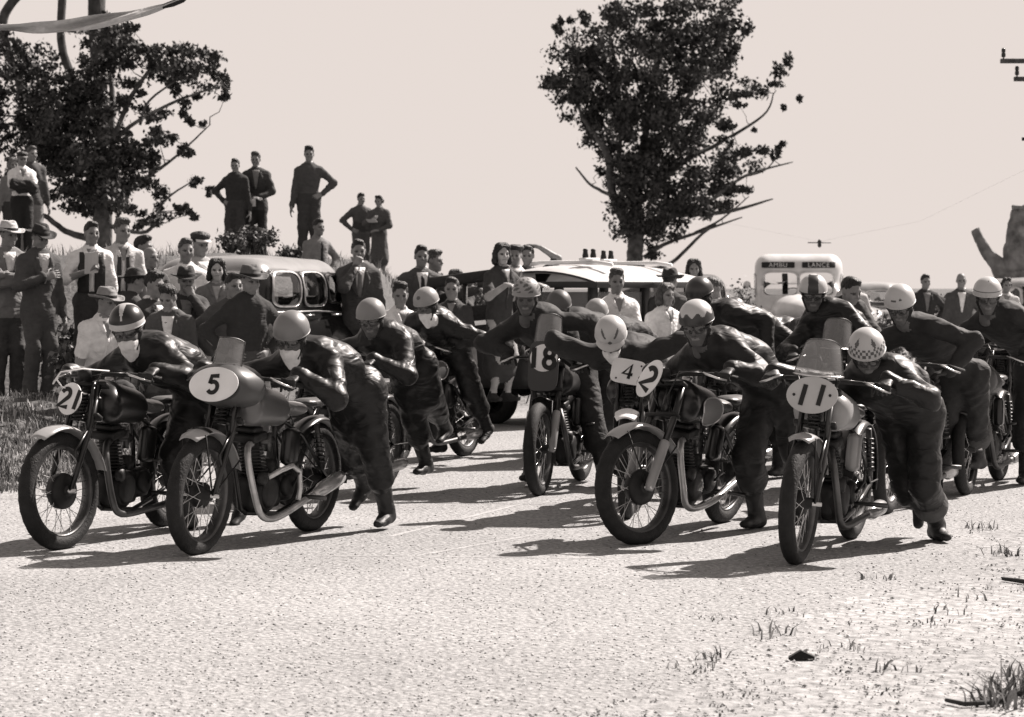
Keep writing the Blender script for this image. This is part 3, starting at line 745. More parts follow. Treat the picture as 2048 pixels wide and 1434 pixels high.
    for y in (-.05, .05): hd.tube([(.10, y, .40), (.14, y * .9, .66)], .010, 8)
    hd.build('cylinder_head', ENG, eo)
    tc = MB(); tc.lathe([(0, .125), (.06, .125), (.085, .118), (.095, .1), (.095, .08)], (.06, 0, .31), 'y', 26); tc.lathe([(0, .125), (.035, .125), (.04, .09)], (.16, 0, .40), 'y', 18); tc.box((.11, .1, .35), (.05, .03, .12), Matrix.Rotation(R(40), 3, 'Y'), 0, .01)
    tc.build('timing_cover', ENG, eo)
    gb = MB(); gb.box((-.22, 0, .32), (.20, .16, .18), None, 0, .04); gb.lathe([(0, .11), (.05, .11), (.07, .1), (.07, .07)], (-.2, 0, .33), 'y', 22); gb.build('gearbox', IRON, root)
    pc = MB(); pc.lathe([(0, -.14), (.10, -.14), (.115, -.125), (.115, -.09), (0, -.09)], (-.2, 0, .32), 'y', 26); pc.lathe([(0, -.138), (.06, -.138), (.075, -.125), (.075, -.09), (0, -.09)], (.06, 0, .31), 'y', 22); pc.box((-.07, -.113, .315), (.28, .046, .12), None, 0, .02)
    pc.build('chain_case', IRON, root)
    cb = MB(); cb.tube([(.06, .02, .60), (-.03, .03, .60), (-.07, .03, .60)], [.018, .022, .03], 12); cb.tube([(-.03, .03, .54), (-.03, .03, .65)], .022, 12); cb.build('carburettor', DULL, eo)
    ot = MB(); ot.box((-.21, .085, .56), (.15, .07, .22), Matrix.Rotation(R(-6), 3, 'Y'), 0, .03); ot.build('oil_tank', oil, root)
    mg = MB(); mg.lathe([(0, -.06), (.04, -.06), (.045, -.04), (.045, .05), (0, .06)], (-.08, 0, .45), 'y', 18); mg.build('magneto', IRON, eo)
    ex = MB(); e0 = Vector((.19, .04, .60))
    if exhaust == 'low': pp = [e0, (.27, .06, .585), (.325, .09, .52), (.33, .11, .42), (.29, .125, .28), (.22, .13, .19), (.08, .135, .165), (-.2, .14, .175), (-.42, .15, .19)]
    elif exhaust == 'loop': pp = [e0, (.27, .06, .585), (.315, .09, .50), (.29, .125, .32), (.23, .14, .20), (.12, .15, .165), (-.05, .15, .18), (-.30, .155, .24), (-.42, .16, .27)]
    else: pp = [e0, (.27, .06, .585), (.32, .09, .50), (.30, .12, .34), (.24, .13, .22), (.1, .14, .19), (-.15, .15, .22), (-.40, .16, .30), (-.75, .18, .40)]
    cur = []
    pv_ = [Vector(p) for p in pp]
    for i in range(len(pv_) - 1):                # Catmull-Rom
        p0, p1, p2, p3 = pv_[max(i - 1, 0)], pv_[i], pv_[i + 1], pv_[min(i + 2, len(pv_) - 1)]
        for j in range(5):
            t = j / 5; cur.append(.5 * ((2 * p1) + (p2 - p0) * t + (2 * p0 - 5 * p1 + 4 * p2 - p3) * t * t + (3 * p1 - p0 - 3 * p2 + p3) * t ** 3))
    cur.append(pv_[-1]); ex.tube(cur, .0205, 12); xo = ex.build('exhaust_pipe', CHROME if exhaust != 'low' else DULL, root)
    if exhaust == 'loop':                        # second pipe looping over the timing side
        MB().tube([(.10, .11, .40), (.02, .15, .44), (-.10, .16, .46), (-.2, .16, .42), (-.22, .16, .32), (-.2, .16, .25)], .016, 10).build('footrest_loop', CHROME, root)
    if silencer:
        a, b = pv_[-1], pv_[-1] + (pv_[-1] - pv_[-2]).normalized() * .34
        d = (b - a).normalized(); MB().tube([a - d * .02, a + d * .03, a + d * .07, b - d * .06, b - d * .01, b], [.022, .030, .044, .046, .036, .02], 16).build('silencer', CHROME, xo)
    for y in (-1, 1): MB().tube([(-.30, y * .09, .26), (-.32, y * .20, .26), (-.33, y * .28, .26)], [.010, .014, .014], 8).build('footrest', DULL, root)
    MB().tube([(-.22, .11, .33), (-.20, .16, .40), (-.14, .17, .47), (-.12, .23, .48)], .009, 6).build('kick_starter', DULL, root)
    ch = MB(); ch.tube([(-.22, -.08, .40), (-.70, -.08, .40), (-.76, -.08, .338), (-.70, -.08, .275), (-.22, -.08, .25), (-.15, -.08, .32), (-.22, -.08, .40)], .008, 5); ch.build('chain', IRON, root)
    # number plate, screen, fairing
    PM = S @ Matrix.Translation((plx, 0, plz)) @ Matrix.Rotation(R(-14), 4, 'Y') @ Matrix.Rotation(R(plroll), 4, 'X')
    if fairing:
        fa = MB(); n, k = 28, 9; vs = []
        for i in range(k):
            t = i / (k - 1)
            for j in range(n):
                a = 2 * math.pi * j / n; rr = math.sqrt(max(0, 1 - (1 - t) ** 2.2)); vs.append((plx - .02 - .22 * t, math.cos(a) * pl[0] * .62 * (rr * .25 + .82), plz + math.sin(a) * pl[1] * .62 * (rr * .25 + .82) - .02 * t))
        fa.add(vs, [(i * n + j, i * n + (j + 1) % n, (i + 1) * n + (j + 1) % n, (i + 1) * n + j) for i in range(k - 1) for j in range(n)]); fa.add(vs[:n], [tuple(range(n))])
        fa.xf(S).build('nose_fairing', gm(.055, .4, 'paint'), root)
    if plate:
        p = MB(); n = 40; vs = []
        for h in (0, .006):
            for j in range(n):
                a = 2 * math.pi * j / n; c, s_ = math.cos(a), math.sin(a)
                ex_ = 1.0 if plate == 'oval' else .42
                vs.append((h, pl[0] / 2 * abs(c) ** ex_ * (1 if c > 0 else -1), pl[1] / 2 * abs(s_) ** ex_ * (1 if s_ > 0 else -1)))
        p.add(vs, [tuple(range(n - 1, -1, -1)), tuple(range(n, 2 * n))] + [(j, (j + 1) % n, n + (j + 1) % n, n + j) for j in range(n)], 0, False)
        po = p.xf(PM).build('number_plate', platemat, root)
        if disc:
            MB().lathe([(0, .003), (disc[0] / 2 - .004, .003), (disc[0] / 2, 0)], (0, 0, 0), 'x', 36).xf(PM @ Matrix.Translation((.0065, 0, disc[1]))).build('number_disc', WHITEP, po); PM = PM @ Matrix.Translation((.004, 0, disc[1]))
        if num:
            number(po, num, numh, PM @ Matrix.Translation((.0065, 0, 0)) @ Matrix.Rotation(R(0), 4, 'X'), .225, numslant, gap=.35 if num != '11' else .75)
            if num == '11':
                for y in (-1, 1): MB().lathe([(0, .003), (.008, .003), (.008, 0)], (0, 0, 0), 'x', 12).xf(PM @ Matrix.Translation((.007, y * .10, 0))).build('rivet', INK, po)
            if num == '4':
                for y, z in ((-.07, -.055), (.08, .05), (.075, -.055)): MB().lathe([(0, .003), (.006, .003), (.006, 0)], (0, 0, 0), 'x', 10).xf(PM @ Matrix.Translation((.007, y, z))).build('rivet', INK, po)
        MB().tube([PM @ Vector((-.01, 0, .03)), PM @ Vector((-.12, 0, .0))], .008, 6).build('plate_bracket', IRON, root)
    if screen:
        w, h, z0, x0, tp = screen; sm = MB(); n, k = 17, 11; vs = []
        for i in range(k):
            t = i / (k - 1)
            for j in range(n):
                u = (j / (n - 1) - .5) * 2; ww = w / 2 * (1 - tp * t); zz = h * t * (1 - .16 * abs(u) ** 4 * t)
                vs.append((x0 - .10 * u * u - .35 * zz, u * ww, z0 + zz))
        fs = [(i * n + j, i * n + j + 1, (i + 1) * n + j + 1, (i + 1) * n + j) for i in range(k - 1) for j in range(n - 1)]
        sm.add(vs, fs); sm.add([Vector(v) - Vector((.004, 0, 0)) for v in vs], [f[::-1] for f in fs])
        so = sm.xf(S).build('windscreen', SCREEN, root)
        eb = [vs[j] for j in range(n)]; MB().tube(eb, .006, 6).xf(S).build('screen_edge', STEEL, so)
        MB().tube([vs[i * n] for i in range(k)] + [vs[(k - 1) * n + j] for j in range(1, n)] + [vs[i * n + n - 1] for i in range(k - 2, -1, -1)], .003, 5).xf(S).build('screen_binding', DULL, so)
        for y in (-1, 1): MB().tube([(x0 - .06, y * w * .35, z0 + .02), (.40, y * w * .35, .97)], .005, 5).xf(S).build('screen_bracket', IRON, so)
    return root, S
# ------------------------------------------------------------------ ground, road, bank
def ss(a, b, x):
    t = np.clip((x - a) / (b - a), 0, 1); return t * t * (3 - 2 * t)
LD = np.array((.33, .944)); LP0 = np.array((-3.6, 17.6)); RP0 = np.array((.40, 8.38)); RD = np.array((.385, .923))
def dleft(x, y): return -((x - LP0[0]) * LD[1] - (y - LP0[1]) * LD[0])      # metres left of the road's left edge
def dright(x, y): return (x - RP0[0]) * RD[1] - (y - RP0[1]) * RD[0]        # metres right of the road's right edge
def gz(x, y):
    x, y = np.asarray(x, float), np.asarray(y, float); d = dleft(x, y)
    wob = .05 * np.sin(x * 3.1 + y * 1.7) * np.sin(y * 2.3 - x) * ss(.1, .8, d)
    z = (.46 - .31 * ss(23.3, 25.5, y)) * ss(0, 1.9, d) + (1.8 - .3 * ss(40, 47, y)) * ss(2.5, 6, d) * (1 - ss(-2.45, -1.35, x)) * ss(27, 34, y) * (1 - ss(70, 120, y))
    dr = dright(x, y)
    return z + wob + .03 * np.sin(x * 1.3) * np.sin(y * .9) * ss(1, 3, dr) * (y > 3)
def sheet(name, xs, ys, mat, keep=None, dz=0.0, smooth=True):
    X, Y = np.meshgrid(xs, ys, indexing='ij'); Z = gz(X, Y) + dz
    V = np.stack([X, Y, Z], -1).reshape(-1, 3); nx, ny = len(xs), len(ys)
    i, j = np.meshgrid(np.arange(nx - 1), np.arange(ny - 1), indexing='ij'); a = (i * ny + j).ravel()
    Q = np.stack([a, a + ny, a + ny + 1, a + 1], 1)
    if keep is not None:
        c = V[Q].mean(1); Q = Q[keep(c[:, 0], c[:, 1])]; u, inv = np.unique(Q, return_inverse=True); V = V[u]; Q = inv.reshape(-1, 4)
    return link_mesh(name, V, Q, mat)
def ground_mat(name, lo, hi, s1, s2, bump, patch=.25, specks=0.0, pos=(.40, .62), veg=False):
    m = bpy.data.materials.new(name); m.use_nodes = True; nt = m.node_tree; L = nt.links.new; p = nt.nodes['Principled BSDF']
    p.inputs['Roughness'].default_value = .9; p.inputs['Specular IOR Level'].default_value = .2
    g = nt.nodes.new("ShaderNodeNewGeometry")
    n1 = nt.nodes.new("ShaderNodeTexNoise"); n1.inputs['Scale'].default_value = s1; n1.inputs['Detail'].default_value = 6; n1.inputs['Roughness'].default_value = .75
    n2 = nt.nodes.new("ShaderNodeTexNoise"); n2.inputs['Scale'].default_value = s2; n2.inputs['Detail'].default_value = 4
    v = nt.nodes.new("ShaderNodeTexVoronoi"); v.inputs['Scale'].default_value = s1 * 1.1
    for n in (n1, n2, v): L(g.outputs['Position'], n.inputs['Vector'])
    mr = nt.nodes.new("ShaderNodeMapRange"); mr.inputs[1].default_value = pos[0]; mr.inputs[2].default_value = pos[1]; mr.inputs[3].default_value = lo; mr.inputs[4].default_value = hi
    L(n1.outputs[0], mr.inputs[0])
    m2 = nt.nodes.new("ShaderNodeMapRange"); m2.inputs[1].default_value = .35; m2.inputs[2].default_value = .65; m2.inputs[3].default_value = 1 - patch; m2.inputs[4].default_value = 1 + patch
    L(n2.outputs[0], m2.inputs[0])
    mu = nt.nodes.new("ShaderNodeMath"); mu.operation = 'MULTIPLY'; L(mr.outputs[0], mu.inputs[0]); L(m2.outputs[0], mu.inputs[1])
    m3 = nt.nodes.new("ShaderNodeMapRange"); m3.inputs[1].default_value = 0; m3.inputs[2].default_value = .8; m3.inputs[3].default_value = 1 + specks; m3.inputs[4].default_value = 1 - specks
    L(v.outputs[0], m3.inputs[0]); mm = nt.nodes.new("ShaderNodeMath"); mm.operation = 'MULTIPLY'; L(mu.outputs[0], mm.inputs[0]); L(m3.outputs[0], mm.inputs[1])
    out = mm
    if veg:                                      # grassed soil left of the road is a darker earth
        dt = nt.nodes.new("ShaderNodeVectorMath"); dt.operation = 'DOT_PRODUCT'; dt.inputs[1].default_value = (-float(LD[1]), float(LD[0]), 0); L(g.outputs['Position'], dt.inputs[0])
        sub = nt.nodes.new("ShaderNodeMapRange"); off = float(-LP0[0] * LD[1] + LP0[1] * LD[0]); sub.inputs[1].default_value = off + .05; sub.inputs[2].default_value = off + .9; sub.inputs[3].default_value = 1.0; sub.inputs[4].default_value = .32
        L(dt.outputs['Value'], sub.inputs[0]); m4 = nt.nodes.new("ShaderNodeMath"); m4.operation = 'MULTIPLY'; L(mm.outputs[0], m4.inputs[0]); L(sub.outputs[0], m4.inputs[1]); out = m4
    L(out.outputs[0], p.inputs['Base Color'])
    ad = nt.nodes.new("ShaderNodeMath"); ad.operation = 'SUBTRACT'; L(n1.outputs[0], ad.inputs[0]); L(v.outputs[0], ad.inputs[1])
    b = nt.nodes.new("ShaderNodeBump"); b.inputs['Strength'].default_value = bump; b.inputs['Distance'].default_value = .02; L(ad.outputs[0], b.inputs['Height']); L(b.outputs[0], p.inputs['Normal'])
    return m
ROADM = ground_mat('gravel_road', .22, .39, 34, .6, .5, .08, .22)
VERGE = ground_mat('dry_dirt_verge', .17, .36, 16, .5, .5, .14, .15, (.36, .56), veg=True)
PAINT = gm(.33, .9, 'rubber', name='worn_white_line')
xs = np.concatenate([-np.geomspace(500, 14, 26), np.arange(-13.8, 13.9, .2), np.geomspace(14, 500, 26)])
ys = np.concatenate([np.linspace(-40, 5, 12), np.arange(5.2, 50, .2), np.geomspace(50.4, 2500, 60)])
tag(sheet('ground', xs, ys, VERGE), kind='structure')
def edge_noise(x, y): return .16 * np.sin(y * 2.1) + .10 * np.sin(y * 5.3 + x * 3) + .07 * np.sin(x * 11 + y * 7)
yr = np.concatenate([np.arange(2, 24, .1), np.arange(24, 70, .5)]); nu = 70; V = []
for y in yr:
    xl = LP0[0] + (y - LP0[1]) * LD[0] / LD[1]; xr_ = RP0[0] + (y - RP0[1]) * RD[0] / RD[1]
    a, b = xl + float(edge_noise(xl, y)) * .3, xr_ + float(edge_noise(xr_, y)); u = np.concatenate([[a - .15], np.linspace(a, b, nu - 2), [b + .25]]); e_ = np.minimum(np.arange(nu), np.arange(nu)[::-1]); V.append(np.stack([u, np.full(nu, y), gz(u, np.full(nu, y)) + np.where(e_ == 0, -.012, np.where(e_ == 1, .003, .005))], 1))
i, j = np.meshgrid(np.arange(len(yr) - 1), np.arange(nu - 1), indexing='ij'); q = (i * nu + j).ravel()
tag(link_mesh('road', np.concatenate(V), np.stack([q, q + 1, q + nu + 1, q + nu], 1), ROADM), kind='structure')
# faint painted grid lines on the road
def paint_line(a, b, w):
    a, b = on_road(*a), on_road(*b); d = (b - a).normalized(); n = Vector((-d.y, d.x, 0)) * w / 2; mb = MB(); k = 30; vs = []
    for i in range(k + 1):
        p = a.lerp(b, i / k); q = w * .2 * math.sin(i * 2.3); vs += [p - n + Vector((0, q * .3, .0064)), p + n + Vector((0, -q * .2, .0064))]
    mb.add(vs, [(2 * i, 2 * i + 1, 2 * i + 3, 2 * i + 2) for i in range(k)]); return tag(mb.build('painted_line', PAINT), kind='structure')
paint_line((640, 1113), (1180, 1118), .035); paint_line((830, 1114), (1090, 1068), .035); paint_line((780, 1075), (1040, 1010), .04)

# loose stones and grit: nobody could count them
def scatter_stones():
    vs, fs = [], []; base = np.array([(1, 0, 0), (-1, 0, 0), (0, 1, 0), (0, -1, 0), (0, 0, 1), (0, 0, -.4)], float)
    tri = [(0, 2, 4), (2, 1, 4), (1, 3, 4), (3, 0, 4), (2, 0, 5), (1, 2, 5), (3, 1, 5), (0, 3, 5)]
    for i in range(9000):
        y = 8.0 / (1 - rng.random() * .62); x = rng.uniform(-.23, .23) * y * 1.0
        if dleft(x, y) > 0: continue
        r = rng.uniform(.003, .0085) * (1.6 if dright(x, y) > 0 and rng.random() < .2 else 1)
        v = base * r * rng.uniform(.6, 1.3, (6, 3)) * (1, 1, .7); a = rng.uniform(0, 6.3); c, s = math.cos(a), math.sin(a)
        v = v @ np.array([[c, s, 0], [-s, c, 0], [0, 0, 1]]) + (x, y, float(gz(x, y)) + .006)
        o = len(vs) * 6; vs.append(v); fs += [(t[0] + o, t[1] + o, t[2] + o) for t in tri]
    o = link_mesh('gravel', np.concatenate(vs), np.array(fs), [gm(.42, .9, 'rubber', name='loose_stone'), gm(.16, .9, 'rubber', name='dark_stone')], None, np.repeat(rng.integers(0, 5, len(vs)) == 0, 8).astype(int), False)
    tag(o, 'loose grit and small stones on the road', 'gravel', kind='stuff')
scatter_stones()

# grass blades: bank and verge
def blades(name, spots, label, mats, cat='grass', lean=1.0):
    """spots: (x,y,height,count,spread)"""
    V, Fq, Mi = [], [], []; k = 0
    for (x, y, h, n, sp) in spots:
        a = rng.uniform(0, 6.28, n); r = sp * np.sqrt(rng.random(n)); bx = x + r * np.cos(a); by = y + r * np.sin(a); bz = gz(bx, by)
        hh = h * rng.uniform(.45, 1.1, n); la = rng.uniform(0, 6.28, n); ln = hh * rng.uniform(.1, .8, n) * lean; w = rng.uniform(.003, .007, n) * (1 + h * 2)
        fa = rng.uniform(0, 6.28, n); dx, dy = np.cos(fa) * w, np.sin(fa) * w
        lx, ly = np.cos(la) * ln, np.sin(la) * ln
        P = np.stack([np.stack([bx - dx, by - dy, bz - .02], 1), np.stack([bx + dx, by + dy, bz - .02], 1), np.stack([bx + dx * .7 + lx * .35, by + dy * .7 + ly * .35, bz + hh * .6], 1), np.stack([bx - dx * .7 + lx * .35, by - dy * .7 + ly * .35, bz + hh * .6], 1), np.stack([bx + lx, by + ly, bz + hh], 1), np.stack([bx + lx + dx * .1, by + ly, bz + hh], 1)], 1)
        V.append(P.reshape(-1, 3)); o = k + np.arange(n)[:, None] * 6
        Fq.append(np.concatenate([o + np.array([0, 1, 2, 3]), o + np.array([3, 2, 5, 4])])); m = rng.integers(0, len(mats), n); Mi.append(np.concatenate([m, m])); k += 6 * n
    o = link_mesh(name, np.concatenate(V), np.concatenate(Fq), mats, None, np.concatenate(Mi)); return tag(o, label, cat, kind='stuff')
GR = [gm(.06, .8, 'leaf', name='grass_dark'), gm(.18, .8, 'leaf', name='grass_dry'), gm(.34, .8, 'leaf', name='grass_straw')]
sp = []
for i in range(2200):
    y = rng.uniform(17.0, 24); d = abs(rng.normal(0, 1)) * 1.2 + .05; x = LP0[0] + (y - LP0[1]) * LD[0] / LD[1] - d
    if x < -5.4 or x > -1.2: continue
    sp.append((x, y, rng.uniform(.025, .075) if rng.random() < .93 else .13, 14, .10))
for i in range(500):
    y = rng.uniform(24, 48); x = LP0[0] + (y - LP0[1]) * LD[0] / LD[1] - rng.uniform(.2, 11)
    sp.append((x, y, rng.uniform(.1, .3), 10, .3))
blades('bank_grass', sp, 'rough tussocky grass on the roadside bank at left', GR)
sp = []
for i in range(2600):
    y = 8 / (1 - rng.random() * .65); d = rng.uniform(0, 4.5) ** 1.0; x = RP0[0] + (y - RP0[1]) * RD[0] / RD[1] + d - .25
    if x > .24 * y or math.sin(x * 7 + 2 * math.sin(y * 3)) * math.sin(y * 6 + 2 * math.sin(x * 5)) + rng.normal() * .25 < .15: continue
    sp.append((x, y, rng.uniform(.004, .016), 5, .07))
for px, py, h, n in ((1530, 1275, .07, 12), (1550, 1270, .10, 6), (1935, 1200, .06, 9), (1900, 1225, .05, 10), (1880, 1250, .03, 14), (1570, 1230, .04, 14), (1420, 1320, .05, 20), (1760, 1160, .05, 20), (1690, 1300, .04, 16), (1800, 1345, .05, 14), (1440, 1240, .03, 16), (1380, 1340, .04, 20), (2000, 1110, .06, 30), (1960, 1060, .06, 30), (2030, 1395, .10, 50), (1990, 1410, .09, 40), (2040, 1360, .08, 30)):
    g = on_road(px, py); sp.append((g.x, g.y, h, n, .11))
blades('verge_weeds', sp, 'sparse dry weeds and grass specks on the right verge', GR, lean=2.0)
blades('paddock_grass', [(rng.uniform(1, 16), rng.uniform(30, 70), rng.uniform(.15, .4), 12, .6) for _ in range(500)] , 'rank grass in the paddock behind the vehicles', GR)

# folded bark scrap, twig and branch on the verge
g = on_road(1602, 1322); mb = MB(); mb.add([(-.05, 0, 0), (0, .012, .028), (.055, 0, .004), (-.045, .05, 0), (.004, .06, .026), (.06, .05, .002), (-.05, 0, -.006), (0, .012, .021), (.055, 0, -.004), (-.045, .05, -.006), (.004, .06, .019), (.06, .05, -.005)],
      [(0, 1, 4, 3), (1, 2, 5, 4), (6, 9, 10, 7), (7, 10, 11, 8), (0, 6, 7, 1), (1, 7, 8, 2), (3, 4, 10, 9), (4, 5, 11, 10), (0, 3, 9, 6), (2, 8, 11, 5), (6, 8, 7), (9, 10, 11)], 0, False)
o = mb.build('bark_scrap', gm(.015, .9, 'plain')); o.location = (g.x, g.y, .012); tag(o, 'small folded scrap of dark bark lying on the verge', 'bark')
def stick(name, pts, r, label):
    mb = MB(); P = [on_road(*p) + Vector((0, 0, r * .8 + .004)) for p in pts]; mb.tube(P, [r * (1 - .5 * i / len(P)) for i in range(len(P))], 7)
    tag(mb.build(name, gm(.04, .9, 'bark')), label, 'stick')
stick('fallen_twig', [(2070, 1172), (2035, 1167), (2005, 1163)], .014, 'short dark twig at the right edge of the verge')
stick('fallen_branch', [(2090, 1372), (2040, 1392), (1985, 1412), (1930, 1416), (1892, 1408)], .013, 'crooked fallen branch among weeds in the near right corner')

# ------------------------------------------------------------------ trees
def limb_mesh(limbs, d, mb, jit, rs, n=8, groove=0.0):
    out = []
    for lb in limbs:
        pts = [at(p[0], p[1], d) + Vector((0, rs.normal() * jit * (0 if i == 0 else 1), 0)) for i, p in enumerate(lb)]; rad = [max(p[2] * d / FPX, .012) for p in lb]
        cp, cr = [], []
        for i in range(len(pts) - 1):
            p0, p1, p2, p3 = pts[max(i - 1, 0)], pts[i], pts[i + 1], pts[min(i + 2, len(pts) - 1)]
            for j in range(6):
                t = j / 6; cp.append(.5 * ((2 * p1) + (p2 - p0) * t + (2 * p0 - 5 * p1 + 4 * p2 - p3) * t * t + (3 * p1 - p0 - 3 * p2 + p3) * t ** 3) + Vector((rs.normal(), rs.normal(), 0)) * rad[i] * (.03 if groove else .12)); cr.append(rad[i] + (rad[i + 1] - rad[i]) * t)
        cp.append(pts[-1]); cr.append(rad[-1]); mb.tube(cp, cr, n, groove=groove); out.append((cp, cr))
    return out
LEAFM = [gm(.030, .6, 'leaf', name='leaf_dark'), gm(.045, .6, 'leaf', name='leaf_mid'), gm(.075, .55, 'leaf', name='leaf_pale')]
BARK = gm(.10, .9, 'bark', name='gum_bark')
def gum_tree(label, d, limbs, clumps, seed, per=360, leaf=.10, depth=.75):
    rs = np.random.default_rng(seed); base = at(limbs[0][0][0], limbs[0][0][1], d)
    root = empty('gum_tree', (base.x, d, float(gz(base.x, d)))); tag(root, label, 'tree', 'gum trees'); inv = Matrix.Translation(-root.location)
    lb0 = [(limbs[0][0][0] + 2, HOR + (CAMH - float(gz(base.x, d)) + .3) * FPX / d, limbs[0][0][2] * 1.25)] + list(limbs[0])
    tr = MB(); l0 = limb_mesh([lb0], d, tr, 0, rs); trunk = tr.xf(inv).build('trunk', BARK, root)
    lm = MB(); ll = limb_mesh(limbs[1:], d, lm, .35, rs)
    P = np.array([tuple(p) for c, r in (l0 + ll) for p in c])
    V, Mi = [], []
    for (px, py, rx, ry) in clumps:
        for s_ in range(max(3, int(rx * ry / 120))):                     # sub-clumps give the ragged outline
            if rs.random() < .12: continue
            u = rs.normal(size=2); u /= max(1, np.linalg.norm(u) * .95)
            c = np.array(at(px + u[0] * rx * .8, py + u[1] * ry * .8, d)) + (0, rs.normal() * depth, 0)
            rr = np.array((rs.uniform(.34, .66) * min(rx, 42), 0, rs.uniform(.34, .62) * min(ry, 34))) * d / FPX; rr[1] = (rr[0] + rr[2]) / 2
            j = np.argmin(((P - c) ** 2).sum(1)); q = Vector(P[j]); cc = Vector(c); md = q.lerp(cc, .5) + Vector((rs.normal(), rs.normal(), -.5)) * .06
            if rs.random() < .6 and (cc - q).length < 1.1: lm.tube([q, q.lerp(md, .5) + Vector((rs.normal(), rs.normal(), rs.normal())) * .05, md, cc], [.018, .013, .010, .005], 5)
            n = int(per * rs.uniform(.14, .30)); x = rs.normal(size=(n, 3)) * .55; p = c + x * rr
            a = rs.normal(size=(n, 3)); a[:, 2] -= .8; a /= np.linalg.norm(a, axis=1)[:, None]; b = np.cross(a, rs.normal(size=(n, 3))); b /= np.linalg.norm(b, axis=1)[:, None]
            L = (leaf * rs.uniform(.6, 1.3, n))[:, None]; w = L * .30
            V.append(np.stack([p - a * L * .5, p + b * w, p + a * L * .5, p - b * w], 1).reshape(-1, 3)); Mi.append(rs.integers(0, 3, n))
    lm.xf(inv).build('limbs', BARK, root)
    V = np.concatenate(V) - np.array(root.location); n = len(V) // 4
    tag(link_mesh('crown', V, np.arange(n * 4).reshape(-1, 4), LEAFM, root, np.concatenate(Mi)), kind='stuff'); return root
RT = [(1275,35,60,40),(1215,40,40,30),(1400,40,60,45),(1345,60,40,40),(1150,100,45,35),(1110,155,30,16),(1190,110,40,40),(1245,110,55,45),(1310,120,40,40),(1370,110,60,50),(1440,85,40,45),(1495,65,12,22),(1450,50,25,25),(1480,100,15,12),(1150,165,45,35),(1200,180,60,45),(1265,190,60,50),(1340,180,60,45),(1410,160,45,35),(1440,140,30,26),(1520,165,32,18),(1565,150,18,26),(1585,205,8,9),(1165,215,32,30),(1225,235,50,45),(1290,245,60,50),(1350,240,50,40),(1405,220,36,26),(1460,210,30,18),(1505,195,24,16),(1420,262,36,18),(1470,245,26,14),(1200,268,30,26),(1260,300,50,42),(1330,300,48,38),(1380,290,36,30),(1270,345,52,38),(1335,345,40,32),(1240,345,28,28),(1290,390,56,38),(1350,390,46,32),(1420,330,46,24),(1470,325,42,24),(1510,310,26,18),(1540,305,10,13),(1565,297,9,9),(1410,370,46,26),(1450,390,34,20),(1480,375,18,12),(1270,430,48,38),(1330,430,50,30),(1388,415,36,20),(1285,470,34,28),(1340,462,28,14),(1202,345,13,11),(1305,500,18,14),(1438,410,22,10),(1118,48,10,10),(1160,40,22,11),(1118,66,8,6),(1320,20,40,25),(1440,285,24,12),(1508,265,12,8)]
RL = [[(1272,545,17),(1271,500,16),(1272,455,16),(1276,420,13)], [(1266,470,12),(1228,395,9),(1214,312,7),(1176,250,5),(1150,195,2.5)], [(1224,392,4),(1182,368,3),(1152,335,1.6)], [(1274,440,12),(1280,350,9),(1300,200,6),(1330,70,3)], [(1280,455,10),(1335,432,6),(1450,424,4),(1545,398,1.5)], [(1300,425,6),(1400,412,4),(1490,352,3),(1590,322,1.2)], [(1285,400,7),(1370,322,5),(1440,285,4),(1528,230,2.2),(1546,188,1.2)], [(1288,515,5),(1330,488,4),(1395,465,3),(1482,435,1.3)], [(1290,540,4),(1345,525,4),(1400,472,3),(1432,448,1.3)], [(1288,320,6),(1378,190,4),(1440,85,2)], [(1238,340,5),(1240,200,4),(1218,55,2)], [(1390,465,2.5),(1440,440,2),(1500,392,1)], [(1275,250,4),(1200,150,3),(1150,95,1.5)], [(1480,355,2),(1530,340,1.5),(1560,300,1)]]
LT = [(35,85,35,25),(65,115,35,30),(110,105,22,18),(230,60,38,22),(270,75,26,16),(200,80,46,22),(195,110,45,28),(240,110,36,26),(300,95,30,18),(330,130,38,28),(370,110,32,20),(415,115,28,22),(385,150,42,24),(345,160,30,20),(400,180,26,14),(445,165,16,16),(450,190,10,9),(60,150,30,25),(100,150,32,22),(15,190,20,20),(80,185,35,25),(130,190,42,32),(110,220,50,38),(180,150,36,28),(200,180,36,28),(238,160,22,20),(270,180,18,14),(185,215,46,32),(240,222,28,20),(300,215,30,16),(330,235,24,14),(370,212,16,18),(385,240,10,9),(90,260,45,35),(150,260,55,40),(30,245,22,20),(15,285,20,20),(130,300,55,28),(190,300,55,40),(240,290,45,35),(290,285,36,26),(330,275,20,14),(352,308,14,9),(365,295,14,10),(160,350,55,40),(220,350,60,40),(270,340,40,30),(300,325,20,18),(90,380,32,14),(130,390,42,28),(190,400,45,30),(240,400,40,25),(350,365,10,8),(385,370,18,12),(410,380,8,9),(335,400,26,18),(310,425,22,14),(360,415,11,10),(300,450,20,10),(370,430,9,10),(270,420,20,12),(20,330,25,26),(60,320,18,12),(-30,150,40,60),(-30,260,40,50),(-20,80,30,30)]
LL = [[(205,490,18),(205,440,17),(212,380,13),(216,300,9)], [(216,300,8),(220,200,6),(200,90,3)], [(210,425,9),(150,380,8),(90,300,5),(30,230,3)], [(212,320,6),(260,190,5),(335,105,2.5)], [(218,295,5),(270,252,4),(350,202,3),(440,168,1.5)], [(228,400,5),(300,345,4),(350,310,2.5),(420,250,1)], [(190,480,8),(130,462,6),(90,432,5),(30,440,3)], [(212,450,5),(285,462,4),(330,405,2.5),(385,365,1.2)], [(215,360,5),(120,310,4),(60,220,3),(40,100,1.5)], [(280,250,3),(300,200,2.5),(390,140,1.5)]]
